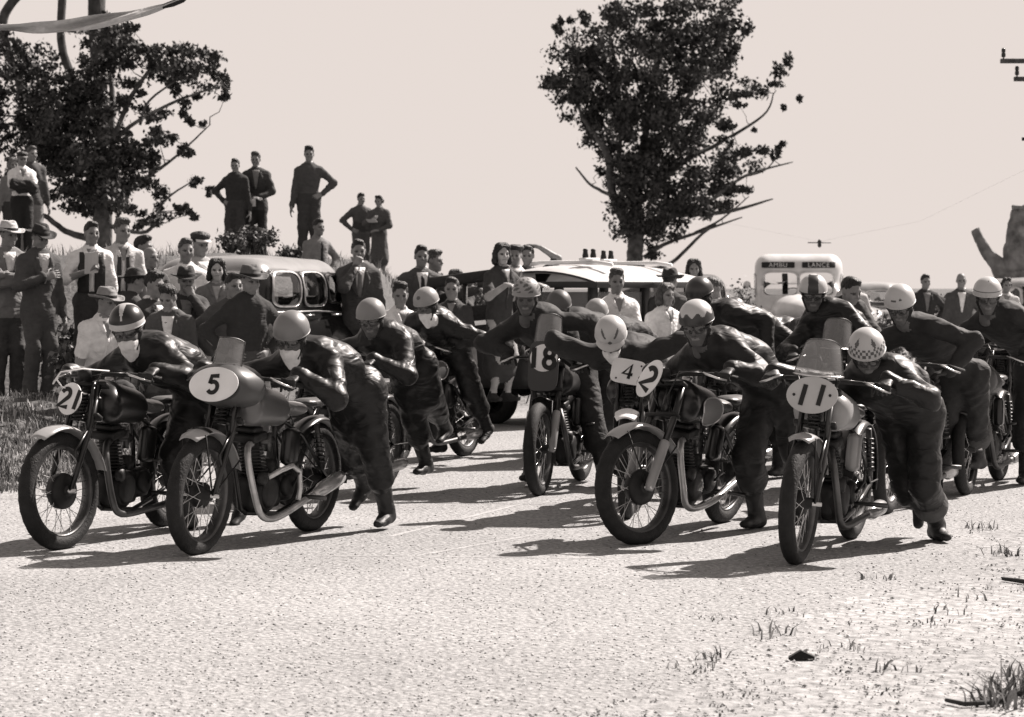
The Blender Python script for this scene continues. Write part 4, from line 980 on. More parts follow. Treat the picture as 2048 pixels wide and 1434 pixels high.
gum_tree('tall broad-crowned gum tree on a straight trunk behind the parked cars', 80, RL, RT, 11, leaf=.17, depth=1.0)
gum_tree('spreading gum tree with leafy crown behind the spectators at left', 55, LL, LT, 12, leaf=.125, depth=.8, per=430)
# bare trunks rising above the left crown
def dead_tree(name, label, d, limbs, mat, seed=3, sides=12):
    rs = np.random.default_rng(seed); b = at(limbs[0][0][0], limbs[0][0][1], d); zg = float(gz(b.x, d)); root = empty(name, (b.x, d, zg)); tag(root, label, 'tree', 'dead trees'); inv = Matrix.Translation(-root.location)
    lb0 = [(limbs[0][0][0], HOR + (CAMH - zg + .3) * FPX / d, limbs[0][0][2] * 1.2)] + list(limbs[0])
    t = MB(); limb_mesh([lb0], d, t, 0, rs, 30, .045); t.xf(inv).build('trunk', mat, root)
    for l in limbs[1:]: m = MB(); limb_mesh([l], d, m, .1, rs, 24, .045); m.xf(inv).build('limb', mat, root)
DEADW = gm(.16, .95, 'bark', name='weathered_wood')
dead_tree('dead_tree', 'bare dead trunks rising behind the white banner at top left', 62, [[(208, 470, 15), (206, 350, 15), (198, 160, 15), (193, 30, 17), (193, -40, 18)], [(206, 360, 8), (170, 220, 8), (130, 110, 8), (123, 30, 8), (127, -40, 9)], [(206, 380, 8), (110, 260, 9), (30, 140, 9), (6, 40, 9), (45, -20, 9)]], gm(.05, .95, 'bark', name='dark_dead_wood'))
dead_tree('dead_stump', 'broken grey dead gum trunk with one stub limb at right edge', 45, [[(2036, 575, 37), (2036, 525, 31), (2038, 475, 26), (2043, 430, 22), (2045, 413, 21)], [(2026, 572, 26), (1998, 532, 17), (1976, 506, 12), (1958, 478, 9.5), (1950, 459, 9)], [(2052, 500, 20), (2066, 440, 17), (2074, 380, 14)]], DEADW, 5)
# bushes
def bush(label, px, py, d, w, h, seed, dens=900):
    rs = np.random.default_rng(seed); c = at(px, py, d); zg = float(gz(c.x, d)); root = empty('bush', (c.x, d, zg)); tag(root, label, 'bush', 'roadside bushes')
    sm = MB(); V = []; Mi = []
    for i in range(9):
        a = rs.uniform(0, 6.28); tip = Vector((math.cos(a) * w * .4 * rs.uniform(.2, 1), math.sin(a) * w * .3, h * rs.uniform(.5, .95))); sm.tube([(0, 0, -.05), tip * .5 + Vector((0, 0, h * .1)), tip], [.015, .01, .005], 5)
        n = dens // 9; x = rs.normal(size=(n, 3)) * .45; p = np.array(tip) * rs.uniform(.6, 1) + x * (w * .28, w * .28, h * .3); p[:, 2] = np.clip(np.abs(p[:, 2]), 0, h * 1.05)
        v = rs.normal(size=(n, 3)); v /= np.linalg.norm(v, axis=1)[:, None]; b = np.cross(v, rs.normal(size=(n, 3))); b /= np.linalg.norm(b, axis=1)[:, None]; L = (.07 * max(1, w / 1.8) * rs.uniform(.6, 1.4, n))[:, None]
        V.append(np.stack([p - v * L * .5, p + b * L * .3, p + v * L * .5, p - b * L * .3], 1).reshape(-1, 3)); Mi.append(rs.integers(0, 3, n))
    sm.build('stem', BARK, root); V = np.concatenate(V); tag(link_mesh('foliage', V, np.arange(len(V)).reshape(-1, 4), [LEAFM[1], LEAFM[2], gm(.12, .6, 'leaf', name='leaf_grey')], root, np.concatenate(Mi)), kind='stuff')
bush('weedy bush behind the legs of the two hatted men at left', 130, 800, 23.6, .8, .75, 31)
bush('leafy weeds behind the straw-hatted man by the bank', 165, 800, 22.2, .7, .6, 32)
bush('scrubby bush at the feet of the two men on the ridge', 512, 520, 36, .75, .42, 1)
bush('low bush in front of the dark-jacketed man on the ridge', 462, 520, 35.5, .6, .38, 2)
bush('small bush beside the man in the sweater', 590, 520, 35, .5, .35, 3)
bush('tall weedy bush between the smoking man and the couple', 770, 610, 29, .9, .95, 4)
bush('bush behind the outstretched arm of the suited man', 815, 600, 31, .8, .9, 5)
bush('pale shrub behind the woman leaning on the rail', 930, 600, 29, .7, .9, 6)
bush('leafy bush between the open car door and the checked jacket', 1790, 590, 44, 1.3, 1.1, 7)
bush('wispy bush behind the man with folded jacket at right', 1885, 600, 46, 1.6, 1.3, 8)
bush('shrub left of the ambulance cab', 1470, 600, 50, 1.0, 1.5, 9)
for i, (px, d) in enumerate(((1740, 75), (1830, 90), (1930, 80), (2010, 95), (1440, 95), (930, 100), (860, 90))):
    bush(['distant scrub seen past the open car door', 'distant scrub behind the dark-jacketed man', 'distant scrub behind the bald man', 'distant scrub below the broken trunk', 'distant scrub left of the ambulance', 'distant scrub behind the woman at the rail', 'distant scrub behind the woman with long hair'][i], px, 600, d, 4.5, .9, 20 + i, 3500)
# ------------------------------------------------------------------ vehicles
def thin_glass(name, t):
    m = bpy.data.materials.new(name); m.use_nodes = True; nt = m.node_tree; g = nt.nodes.new("ShaderNodeBsdfGlossy"); g.inputs['Roughness'].default_value = .03
    tr = nt.nodes.new("ShaderNodeBsdfTransparent"); tr.inputs[0].default_value = (t, t, t, 1); fr = nt.nodes.new("ShaderNodeFresnel"); fr.inputs[0].default_value = 1.5; mx = nt.nodes.new("ShaderNodeMixShader")
    nt.links.new(fr.outputs[0], mx.inputs[0]); nt.links.new(tr.outputs[0], mx.inputs[1]); nt.links.new(g.outputs[0], mx.inputs[2]); nt.links.new(mx.outputs[0], nt.nodes['Material Output'].inputs[0]); return m
WINGLASS = thin_glass('window_glass', .8)
def pane(bvh, parent, name, c, u, v, hu, hv, cast, mat, ex=.5, r0=0.0, r1=1.0, off=.006, shear=0.0):
    """rounded panel laid on a body: centre c, axes u v, cast direction"""
    n, k = 36, 5; vs = []; c, u, v, cast = Vector(c), Vector(u), Vector(v), Vector(cast).normalized()
    for i in range(k + 1):
        r = r0 + (r1 - r0) * i / k
        for j in range(n):
            a = 2 * math.pi * j / n; ca, sa = math.cos(a), math.sin(a)
            pu = hu * abs(ca) ** ex * (1 if ca > 0 else -1); pv = hv * abs(sa) ** ex * (1 if sa > 0 else -1)
            rr = r if r <= 1 else 1 + (r - 1) * .5 * (1 / hu + 1 / hv) * .25
            p = c + u * (pu * rr + shear * pv) + v * pv * rr - cast * 1.2
            h = bvh.ray_cast(p, cast, 3); vs.append((h[0] if h[0] is not None else p + cast * 1.2) - cast * off)
    fs = [(i * n + j, i * n + (j + 1) % n, (i + 1) * n + (j + 1) % n, (i + 1) * n + j) for i in range(k) for j in range(n)]
    if r0 > 0:                                   # frame: give it a lip
        m = len(vs); vs += [p + cast * (off + .01) for p in vs]; 
        fs += [(j, (j + 1) % n, m + (j + 1) % n, m + j) for j in range(n)] + [(k * n + j, m + k * n + j, m + k * n + (j + 1) % n, k * n + (j + 1) % n) for j in range(n)]
    return link_mesh(name, vs, fs, mat, parent)
def car_wheel(parent, x, y, r=.34):
    w = MB(); w.lathe([(r * .62, -.07), (r * .8, -.085), (r * .95, -.075), (r, -.04), (r, .04), (r * .95, .075), (r * .8, .085), (r * .62, .07)], (x, y, r), 'y', 32); o = w.build('wheel', RUBBER, parent)
    sg = 1 if y > 0 else -1
    h = MB(); h.lathe([(r * .64, .05 * sg), (r * .55, .075 * sg), (r * .3, .07 * sg), (r * .28, .09 * sg), (0, .1 * sg)], (x, y, r), 'y', 28); h.build('hubcap', DULL, o)
SEDM = {}
def sedan(name, label, c, yaw, paint, roofm=None, z=None, trim=STEEL, glass=WINGLASS, scale=1.0, roofh=0.0, group='parked cars', door_open=False, simple=False):
    root = empty(name, (c[0], c[1], float(gz(*c)) if z is None else z), yaw); root.scale = (scale,) * 3; tag(root, label, 'car', group)
    if 'b' not in SEDM:
        s = Sdf(); s.rbox((-.2, 0, .70), (1.6, .72, .34), .22, 0, .1)
        s.rbox((-.30, 0, 1.18), (1.12, .65, .40), .30, 0, .12); s.ell((-.32, 0, 1.22), (1.30, .66, .37), 0, .12)
        s.ell((-1.35, 0, .85), (.92, .66, .52), 0, .15); s.ell((1.30, 0, .80), (.98, .44, .33), 0, .10); s.rbox((1.1, 0, .62), (.95, .36, .30), .15, 0, .08)
        for y in (-1, 1):
            s.ell((1.40, y * .66, .56), (.66, .20, .36), 0, .05); s.ell((-1.30, y * .68, .56), (.66, .20, .36), 0, .05); s.rbox((.0, y * .76, .34), (.95, .10, .035), .03, 0, .04)
            s.ell((1.86, y * .62, .76), (.20, .11, .11), 0, .04)
            for x in (1.38, -1.30): s.cap((x, y * .62, .33), (x, y * 1.0, .33), .385, .385, 0, .02, op='s')
        v, q, _ = s.mesh(.028); bv = BVHTree.FromPolygons([tuple(p) for p in v], [tuple(int(i) for i in f) for f in q])
        s.rbox((-.36, 0, 1.10), (1.10, .58, .40), .20, 0, .02, op='s')
        for x, hx, hz in ((.28, .30, .165), (-.42, .29, .165), (-1.0, .17, .13)): s.rbox((x, 0, 1.27), (hx, 1.2, hz), .07, 0, .01, op='s')
        for y in (-1, 1): s.rbox((.75, y * .27, 1.27), (.7, .25, .155), .06, 0, .01, op='s')
        s.rbox((-1.5, 0, 1.29), (.7, .30, .10), .06, 0, .01, op='s')
        v, q, _ = s.mesh(.031); SEDM['b'] = (v, q, bv)
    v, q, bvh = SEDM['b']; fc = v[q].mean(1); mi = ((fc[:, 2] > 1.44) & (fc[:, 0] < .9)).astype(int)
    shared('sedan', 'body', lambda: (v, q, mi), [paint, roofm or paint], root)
    for y in (-1, 1):
        for x in (1.38, -1.30): car_wheel(root, x, y * .68, .35)
        for nm, x, hx, hz, sh in (('front_door_window', .28, .30, .165, -.12), ('rear_door_window', -.42, .29, .165, 0), ('quarter_window', -1.0, .18, .14, .25)):
            p = pane(bvh, root, 'side_window', (x, 0, 1.27), (1, 0, 0), (0, 0, 1), hx, hz, (0, -y, 0), glass, .45, shear=sh); p.location = (0, 0, 0)
            pane(bvh, p, 'window_frame', (x, 0, 1.27), (1, 0, 0), (0, 0, 1), hx, hz, (0, -y, 0), trim, .45, 1.0, 1.10, .014, sh)
        hd = MB(); 
        for x in (.02, -.72): MB().tube([(x, y * .735, 1.00), (x - .02, y * .78, 1.0), (x - .14, y * .785, 1.0)], .012, 6).build('door_handle', STEEL, root)
        MB().tube([(1.2, y * .50, 1.02), (.7, y * .70, 1.035), (-.3, y * .745, 1.04), (-1.1, y * .70, 1.02)], .010, 6).build('waist_moulding', trim, root)
        hl = MB(); hl.lathe([(0, .10), (.07, .095), (.1, .07), (.105, .03), (.1, 0)], (1.98, y * .62, .78), 'x', 22); hl.build('headlight', STEEL, root)
        p = pane(bvh, root, 'windscreen', (0, y * .27, 1.27), (0, 1, 0), (0, 0, 1), .25, .155, (-1, 0, 0), glass, .5, shear=-.12 * y)
        pane(bvh, p, 'windscreen_trim', (0, y * .27, 1.27), (0, 1, 0), (0, 0, 1), .25, .155, (-1, 0, 0), gm(.5, .4, 'paint') if not simple else trim, .5, 1.0, 1.10, .014, -.12 * y)
    g = MB()
    for i in range(9): g.box((2.10 + .02 - .012 * abs(i - 4), (i - 4) * .045, .68), (.03, .014, .40), None, 0, .005)
    g.box((2.08, 0, .89), (.06, .42, .03), None, 0, .01); g.box((2.08, 0, .47), (.06, .42, .03), None, 0, .01); g.build('grille', STEEL, root)
    for x in (2.38, -2.30): MB().tube([(x - .12 * (1 if x > 0 else -1), -.80, .46), (x, -.6, .46), (x + .03, 0, .46), (x, .6, .46), (x - .12 * (1 if x > 0 else -1), .80, .46)], .045, 8).build('bumper', STEEL, root)
    p = pane(bvh, root, 'rear_window', (0, 0, 1.28), (0, 1, 0), (0, 0, 1), .30, .11, (1, 0, 0), glass, .5)
    if door_open:
        d = MB(); H = Matrix.Translation((.60, .74, 0)) @ Matrix.Rotation(R(72), 4, 'Z')
        d.box((-.42, 0, .68), (.84, .06, .66), None, 0, .03); do = d.xf(H).build('open_door', paint, root)
        f = MB(); f.tube([(-.02, 0, 1.0), (-.10, 0, 1.38), (-.20, 0, 1.46), (-.70, 0, 1.46), (-.80, 0, 1.38), (-.82, 0, 1.0)], .028, 8); f.xf(H).build('door_window_frame', paint, do)
    return root
DARKCAR = gm(.010, .2, 'paint', spec=.35, name='black_car_enamel'); GREYCAR = gm(.08, .2, 'paint', spec=.6, name='grey_car_enamel'); PALECAR = gm(.30, .25, 'paint', spec=.6, name='pale_car_enamel')
sedan('parked_sedan', 'black rounded sedan parked behind the crowd with a pale-trimmed windscreen', (-3.04, 26.6), math.atan2(-.954, -.30), DARKCAR, gm(.20, .25, 'paint', spec=.6, name='dusty_sky_sheen_roof'), scale=1.09)  # black enamel roof coloured pale to stand for reflected sky, sunlight and dust
sedan('parked_sedan', 'rounded grey sedan behind the white-shirted man with folded arms', (2.5, 42), math.atan2(-.75, -.66), GREYCAR, scale=1.0)
sedan('parked_sedan', 'pale sedan with its door open beside the ambulance', (7.5, 50), math.atan2(-.95, -.3), PALECAR, scale=1.0, door_open=True)
sedan('parked_sedan', 'pale-roofed dark sedan under the broken trunk at right edge', (9.35, 43), math.atan2(-.5, -.86), DARKCAR, PALECAR, scale=1.05)

# flat-roofed utility van with a rack of paired insulators
def utility():
    c = (.98, 27.2); root = empty('utility_van', (c[0], c[1], 0.0), R(-130)); tag(root, 'dark square-built van with a pale overhanging roof and bars on top', 'van')
    L, W = 1.9, 1.35; dk = gm(.03, .5, 'paint', name='dark_van_paint'); rf = gm(.42, .5, 'paint', name='pale_canvas_roof')
    mb = MB(); mb.box((0, 0, .62), (L, W, .62), None, 0, .05); mb.build('lower_body', dk, root)
    h = MB(); h.box((L / 2 + .42, 0, .66), (.9, W * .66, .5), None, 0, .12); h.build('bonnet', dk, root)
    for x in (-L / 2 + .06, -.05, L / 2 - .06):
        for y in (-1, 1): MB().box((x, y * (W / 2 - .06), 1.20), (.10, .08, .62), None, 0, .015).build('roof_post', dk, root)
    for y in (-1, 1):
        for x0, x1 in ((-L / 2 + .12, -.11), (.01, L / 2 - .12)): MB().box(((x0 + x1) / 2, y * (W / 2 - .06), 1.2), (x1 - x0, .008, .5), None, 0).build('side_pane', SCREEN, root)
    MB().box((-L / 2 + .06, 0, 1.2), (.008, W - .2, .5), None, 0).build('rear_pane', SCREEN, root)
    MB().box((L / 2 - .06, 0, 1.2), (.008, W - .2, .5), None, 0).build('windscreen', SCREEN, root)
    # roof: shallow arched sheet with dark fascia
    r = MB(); n, k = 20, 14; vs = []
    for i in range(n + 1):
        for j in range(k + 1):
            x = (i / n - .5) * (L + .30); y = (j / k - .5) * (W + .34); vs.append((x, y, 1.555 + .20 * (1 - (2 * j / k - 1) ** 2) * (1 - .35 * (2 * i / n - 1) ** 4)))
    fs = [(i * (k + 1) + j, (i + 1) * (k + 1) + j, (i + 1) * (k + 1) + j + 1, i * (k + 1) + j + 1) for i in range(n) for j in range(k)]
    r.add(vs, fs); r.add([(x, y, z - .03) for x, y, z in vs], [f[::-1] for f in fs]); ro = r.build('roof', rf, root)
    for y in (-1, 1): MB().box((0, y * (W / 2 + .165), 1.530), (L + .34, .025, .07), None, 0, .006).build('fascia', dk, ro)
    for x in (-1, 1): MB().box((x * (L / 2 + .16), 0, 1.530), (.025, W + .305, .07), None, 0, .006).build('fascia', dk, ro)
    for x in (-.55, .55):
        b = MB(); b.tube([(x, -.62, 1.75), (x, -.4, 1.78), (x, .4, 1.78), (x, .62, 1.75)], .022, 8); bo = b.build('roof_bar', WHITEP, root)
    for x, y in ((-.55, -.30), (.55, .30)):
        m = MB().box((x, y, 1.812), (.26, .10, .03), None, 0, .008); mo = m.build('bracket', WHITEP, root)
        for d in (-.07, .07): MB().lathe([(0, .10), (.022, .10), (.028, .085), (.026, .06), (.034, .03), (.034, 0), (0, 0)], (x + d, y, 1.829), 'z', 14).build('knob', INK, mo)
    for y in (-1, 1):
        for x in (L / 2 + .3, -L / 2 + .35): car_wheel(root, x, y * (W / 2 - .04), .36)
        hl = MB(); hl.lathe([(0, .1), (.09, .08), (.11, .03), (.07, -.1), (0, -.12)], (L / 2 + .85, y * .5, .82), 'x', 20); hl.build('headlight', STEEL, root)
        MB().tube([(L / 2 + .75, y * .68, .35), (L / 2 + .62, y * .68, .70), (L / 2 + .3, y * .68, .78), (L / 2 - .05, y * .72, .5), (L / 2 - .2, y * .75, .36)], [.05, .09, .1, .08, .05], 10).build('mudguard', dk, root)
    return root
utility()
# dark rail the woman leans on (trailer side)
def trailer():
    a, b = at(862, 566, 26.5), at(1000, 548, 25.6); root = empty('box_trailer', ((a.x + b.x) / 2, (a.y + b.y) / 2, float(gz((a.x + b.x) / 2, (a.y + b.y) / 2)))); tag(root, 'dark timber trailer with a thick top rail left of the van', 'trailer')
    o = Vector(root.location); A, B = a - o, b - o; d = (B - A).normalized(); n = Vector((-d.y, d.x, 0))
    m = gm(.02, .7, 'cloth', name='dark_trailer_paint'); rot = Matrix((d, n, d.cross(n))).transposed(); L = (B - A).length
    MB().box((A + B) / 2, (L, .10, .12), rot, 0, .02).build('top_rail', m, root)
    for i, z in enumerate((1.20, .98, .76)): MB().box((A + B) / 2 + n * .5 - Vector((0, 0, 1.55 - z)), (L, .03, .17), rot, 0, .01).build('side_board', m, root)
    MB().box((A + B) / 2 + n * .9 - Vector((0, 0, .95)), (L, 1.0, .06), rot, 0, .01).build('tray', m, root)
    for t in (.04, .5, .96):
        p = A.lerp(B, t); MB().tube([(p.x, p.y, p.z), (p.x, p.y, .45)], .03, 6).build('stanchion', m, root)
    for s_ in (-1, 1):
        c = (A + B) / 2 + n * (.9 + s_ * .45); w = MB(); w.lathe([(.2, -.06), (.3, -.06), (.32, 0), (.3, .06), (.2, .06)], (0, 0, 0), 'y', 24); w.xf(Matrix.Translation((c.x, c.y, .32)) @ rot.to_4x4()); w.build('wheel', RUBBER, root)
trailer()

def ambulance():
    c = at(1597, 600, 54.5); root = empty('ambulance', (c.x, c.y, 0), R(-97)); root.scale = (1.0,) * 3; tag(root, 'white ambulance van with lettered roof panels parked facing the start', 'ambulance')
    wp = gm(.58, .3, 'paint', spec=.5, name='white_ambulance_paint'); s = Sdf()
    s.rbox((-1.1, 0, 1.30), (1.9, .97, .95), .28, 0, .1); s.rbox((.45, 0, 1.05), (.9, .88, .55), .2, 0, .12); s.rbox((.35, 0, 1.62), (.60, .90, .52), .26, 0, .15)
    s.ell((1.35, 0, .98), (.95, .60, .38), 0, .12); s.rbox((1.2, 0, .70), (.85, .5, .35), .2, 0, .1)
    for y in (-1, 1): s.ell((1.45, y * .74, .62), (.62, .26, .42), 0, .05); s.ell((-1.7, y * .9, .6), (.65, .14, .4), 0, .05); s.cap((1.4, y * .7, .36), (1.4, y * 1.3, .36), .40, .40, 0, .02, op='s')
    v, q, _ = s.mesh(.035); bvh = BVHTree.FromPolygons([tuple(p) for p in v], [tuple(int(i) for i in f) for f in q])
    s.rbox((-1.0, 0, 1.40), (1.72, .84, .72), .15, 0, .02, op='s'); s.rbox((.3, 0, 1.50), (.52, .80, .40), .1, 0, .02, op='s'); s.rbox((-2.9, 0, 1.58), (.5, .80, .36), .06, 0, .01, op='s')
    for y in (-1, 1): s.rbox((1.1, y * .40, 1.58), (.75, .37, .25), .08, 0, .01, op='s')
    s.rbox((.42, 0, 1.55), (.28, 1.3, .24), .08, 0, .01, op='s')
    v, q, _ = s.mesh(.04); link_mesh('body', v, q, wp, root); sg = WINGLASS; dk = WINGLASS
    for y in (-1, 1):
        p = pane(bvh, root, 'windscreen', (0, y * .40, 1.58), (0, 1, 0), (0, 0, 1), .37, .25, (-1, 0, 0), sg, .42); pane(bvh, p, 'screen_frame', (0, y * .40, 1.58), (0, 1, 0), (0, 0, 1), .37, .25, (-1, 0, 0), wp, .42, 1.0, 1.12, .02)
        p = pane(bvh, root, 'side_window', (.42, 0, 1.55), (1, 0, 0), (0, 0, 1), .28, .24, (0, -y, 0), dk, .42); pane(bvh, p, 'window_frame', (.42, 0, 1.55), (1, 0, 0), (0, 0, 1), .28, .24, (0, -y, 0), wp, .42, 1.0, 1.12, .02)
        pane(bvh, root, 'headlight', (0, y * .72, .82), (0, 1, 0), (0, 0, 1), .10, .10, (-1, 0, 0), STEEL, 1.0, off=.03)
        pane(bvh, root, 'roof_panel', (0, y * .45, 2.005), (0, 1, 0), (0, 0, 1), .37, .068, (-1, 0, 0), INK, .15, off=.012)
        for x in (1.4, -1.7): car_wheel(root, x, y * .82, .36)
        MB().tube([(.95, y * .95, 1.45), (1.0, y * 1.12, 1.52)], .012, 6).build('mirror_arm', wp, root); MB().lathe([(0, .02), (.08, .015), (.085, 0), (0, -.01)], (1.0, y * 1.14, 1.56), 'x', 18).build('mirror', wp, root)
    pane(bvh, root, 'windscreen_pillar', (0, -.30, 1.58), (0, 1, 0), (0, 0, 1), .065, .235, (-1, 0, 0), INK, .15, off=.012)
    rg = MB(); rg.torus((0, 0, 0), .12, .012, 'z', 28, 6); rg.xf(Matrix.Translation((2.02, -.66, .80)) @ Matrix.Rotation(R(80), 4, 'Y')); rg.build('badge_ring', DULL, root)
    sw = MB(); sw.tube([(.99, -.12 - .22 * math.cos(a), 1.36 + .13 * math.sin(a)) for a in [math.pi * i / 12 for i in range(13)]], .012, 6); sw.build('steering_wheel', INK, root)
    wp_ = MB(); wp_.tube([(1.02, .05, 1.30), (1.04, .35, 1.305), (1.02, .6, 1.295)], .016, 6); wp_.build('wiper', INK, root)
    MB().tube([(2.25, -.85, .52), (2.38, -.5, .52), (2.42, 0, .52), (2.38, .5, .52), (2.25, .85, .52)], .05, 8).build('bumper', wp, root)
    npl = MB().box((2.40, -.40, .66), (.02, .46, .13), None, 0, .01).build('registration_plate', INK, root)
    def text(t, x, y, z, size, par, rotx=0):
        cu = bpy.data.curves.new('lettering', 'FONT'); cu.body = t; cu.size = size; cu.align_x = 'CENTER'; cu.align_y = 'CENTER'; cu.extrude = .003; cu.space_character = 1.15
        ob = bpy.data.objects.new('tmp', cu); col.objects.link(ob); dg = bpy.context.evaluated_depsgraph_get(); me = bpy.data.meshes.new_from_object(ob.evaluated_get(dg)); bpy.data.objects.remove(ob)
        o = bpy.data.objects.new('lettering', me); col.objects.link(o); me.materials.append(gm(.55, .6, 'plain')); o.parent = par; o.matrix_local = Matrix.Translation((x, y, z)) @ Matrix.Rotation(R(90), 4, 'Z') @ Matrix.Rotation(R(90 + rotx), 4, 'X'); return o
    hx = [bvh.ray_cast(Vector((3, y, 2.005)), Vector((-1, 0, 0)))[0].x + .05 for y in (-.45, .45)]
    text('AMBU', hx[0] + .0, -.45, 2.0, .14, root); text('LANCE', hx[1], .45, 2.0, .14, root); text('111 - 63', 2.416, -.40, .66, .10, root)
ambulance()

# ------------------------------------------------------------------ banner and its ropes, power pole
def banner():
    D = 20.0; root = empty('start_banner', at(190, 45, D)); root.location.z = 0; tag(root, 'white cloth start banner sagging across the top left corner', 'banner')
    top = [(-260, 20), (-120, 42), (0, 47), (90, 44), (170, 34), (250, 22), (320, 8), (372, -3)]; bot = [(-260, 46), (-120, 60), (0, 60), (70, 67), (150, 64), (215, 53), (290, 30), (365, -1)]
    vs = []; n = len(top); o = Vector(root.location); k = 8
    def cr(L, t):
        i = min(int(t), n - 2); f = t - i; p0, p1, p2, p3 = [Vector(L[max(0, min(n - 1, i + a))]) for a in (-1, 0, 1, 2)]
        return .5 * (2 * p1 + (p2 - p0) * f + (2 * p0 - 5 * p1 + 4 * p2 - p3) * f * f + (3 * p1 - p0 - 3 * p2 + p3) * f ** 3)
    m = 70
    for i in range(m + 1):
        t = i / m * (n - 1); a, b = cr(top, t), cr(bot, t)
        for j in range(k + 1):
            p = a.lerp(b, j / k); q = at(p.x, p.y, D) - o; q.y += .05 * math.sin(j / k * 6 + t * 1.3) + .03 * math.sin(t * 4 + j); vs.append(q)
    fs = [(i * (k + 1) + j, i * (k + 1) + j + 1, (i + 1) * (k + 1) + j + 1, (i + 1) * (k + 1) + j) for i in range(m) for j in range(k)]
    mb = MB(); mb.add(vs, fs); mb.add([v + Vector((0, .004, 0)) for v in vs], [f[::-1] for f in fs]); mb.build('cloth', gm(.5, .85, 'cloth', name='banner_cotton'), root)
    MB().tube([at(325, 13, D) - o, at(345, 7, D) - o, at(366, -1, D) - o, at(372, -3, D) - o], [.02, .028, .025, .012], 7).build('tie', INK, root)
    MB().tube([at(372, -3, D) - o, at(900, -70, D) - o, at(1500, -150, D) - o, at(2290, -260, D) - o], .008, 6).build('rope', DGREY, root); MB().tube([at(-260, 32, D) - o, at(-330, 25, D) - o], .008, 6).build('rope', DGREY, root)
    for px, py, lab in ((-332, 20, 'timber pole holding the left end of the start banner'), (2292, -265, 'timber pole holding the right end of the start banner')):
        p = at(px, py, D); z0 = float(gz(p.x, p.y)); e = empty('banner_pole', (p.x, p.y, z0)); tag(e, lab, 'pole', 'banner poles')
        MB().tube([(0, 0, -.2), (0, 0, (p.z - z0) * .5), (0, 0, p.z - z0 + .15)], [.07, .06, .045], 12).build('shaft', DEADW, e); MB().lathe([(0, .02), (.05, .01), (.06, 0), (.06, -.02)], (0, 0, p.z - z0 + .16), 'z', 14).build('cap', IRON, e)
banner()
def power_pole():
    D = 40.0; p = at(2130, 600, D); root = empty('power_pole', (p.x, p.y, 0)); tag(root, 'timber power pole with two crossarms and insulators at right edge', 'pole'); o = Vector(root.location)
    MB().tube([(0, 0, -.2), (0, 0, 3), (0, 0, 6.2)], [.16, .14, .11], 14).build('shaft', DEADW, root)
    for py, px in ((122, 2001), (158, 2028)):
        a = at(px, py, D) - o; am = MB().box((0, 0.0, a.z), (abs(a.x) * 2, .09, .075), None, 0, .01).build('crossarm', gm(.06, .9, 'bark'), root)
        for f in (1, .45, -.45, -1):
            x = a.x * f + (.05 if f > 0 else -.05); MB().lathe([(0, .16), (.02, .16), (.034, .14), (.034, .10), (.026, .09), (.036, .06), (.036, .02), (.012, .0), (.012, -.02)], (x, 0, a.z + .055), 'z', 14).build('insulator', gm(.02, .3, 'paint'), am)
    a = at(2044, 278, D) - o; MB().tube([(0, 0, a.z), (a.x, 0, a.z)], .03, 8).build('lamp_arm', IRON, root)
    w = at(1639, 487, 58); 
    # service wire with one suspended insulator, running from the pole to a second pole far left
    s2 = empty('service_wire', (o.x, o.y, 0)); tag(s2, 'thin overhead service wire carrying one dark insulator above the ambulance', 'wire'); 
    P0 = Vector((0, -.1, at(2130, 300, D).z)); P1 = w - o + Vector((0, 0, .05)); P2 = P1 + (P1 - P0) * 1.2; P2.z = P1.z + 1.0
    MB().tube([P0, P0.lerp(P1, .5) - Vector((0, 0, .35)), P1, P1.lerp(P2, .5) + Vector((0, 0, .2)), P2], .0010, 4).build('wire', IRON, s2)
    wo_ = w - o; MB().lathe([(0, .10), (.03, .09), (.05, .05), (.04, .0), (.05, -.05), (.03, -.09), (0, -.10)], wo_, 'z', 14).build('insulator', INK, s2); MB().tube([wo_ + Vector((-.28, 0, .02)), wo_ + Vector((.28, 0, .02))], .014, 6).build('pin', IRON, s2)
power_pole()
# ------------------------------------------------------------------ riders and machines on the grid
def pat_plain(a, t): return 0
def pat_wedge(a, t): return 1 if t > .84 or (abs(a) * math.sin(1.72 * t) < .24 * (1 - t / .80)) or (abs(abs(a) - 2.1) * math.sin(1.72 * t) < .2 * (1 - t / .8)) else 0
def pat_scallop(a, t): return 1 if t > .70 + .07 * math.cos(a * 9) else 0
def pat_leaf(a, t): return 1 if any(((a - s * (.55 + 1.7 * (.58 - t))) / .13) ** 2 + ((t - .58) / .15) ** 2 < 1 for s in (1, -1)) or (a / .13) ** 2 + ((t - .86) / .06) ** 2 < 1 else 0
def pat_check(a, t):
    if .66 < t < .92 and (math.floor(a / .15) + math.floor((t - .66) / .087)) % 2 == 0: return 1
    return 1 if any(abs(a - s) < .16 * (1 - abs(t - .52) / .20) for s in (.45, -.75, 2.2, -2.4)) else 0
def pat_spots(a, t): return 1 if t < .88 and math.sin(a * 7 + 2 * math.sin(t * 9)) * math.sin(t * 20 + a) > .18 else (2 if t > .93 else 0)
def pat_stripe(a, t): return 1 if abs(math.sin(a)) * math.sin(min(1.72 * t, 1.57)) < .36 and math.cos(a) > -.2 and t > .12 else 0
def pat_star(a, t): return 1 if (a / .22) ** 2 + ((t - .62) / .09) ** 2 < 1 else 0
def pat_ring(a, t): return 1 if .80 < t < .83 or (abs(a) < .05 and .3 < t < .36) else 0
def pat_mark(a, t): return 1 if ((a - .3) / .12) ** 2 + ((t - .66) / .05) ** 2 < 1 or ((a + .2) / .2) ** 2 + ((t - .7) / .04) ** 2 < 1 else 0
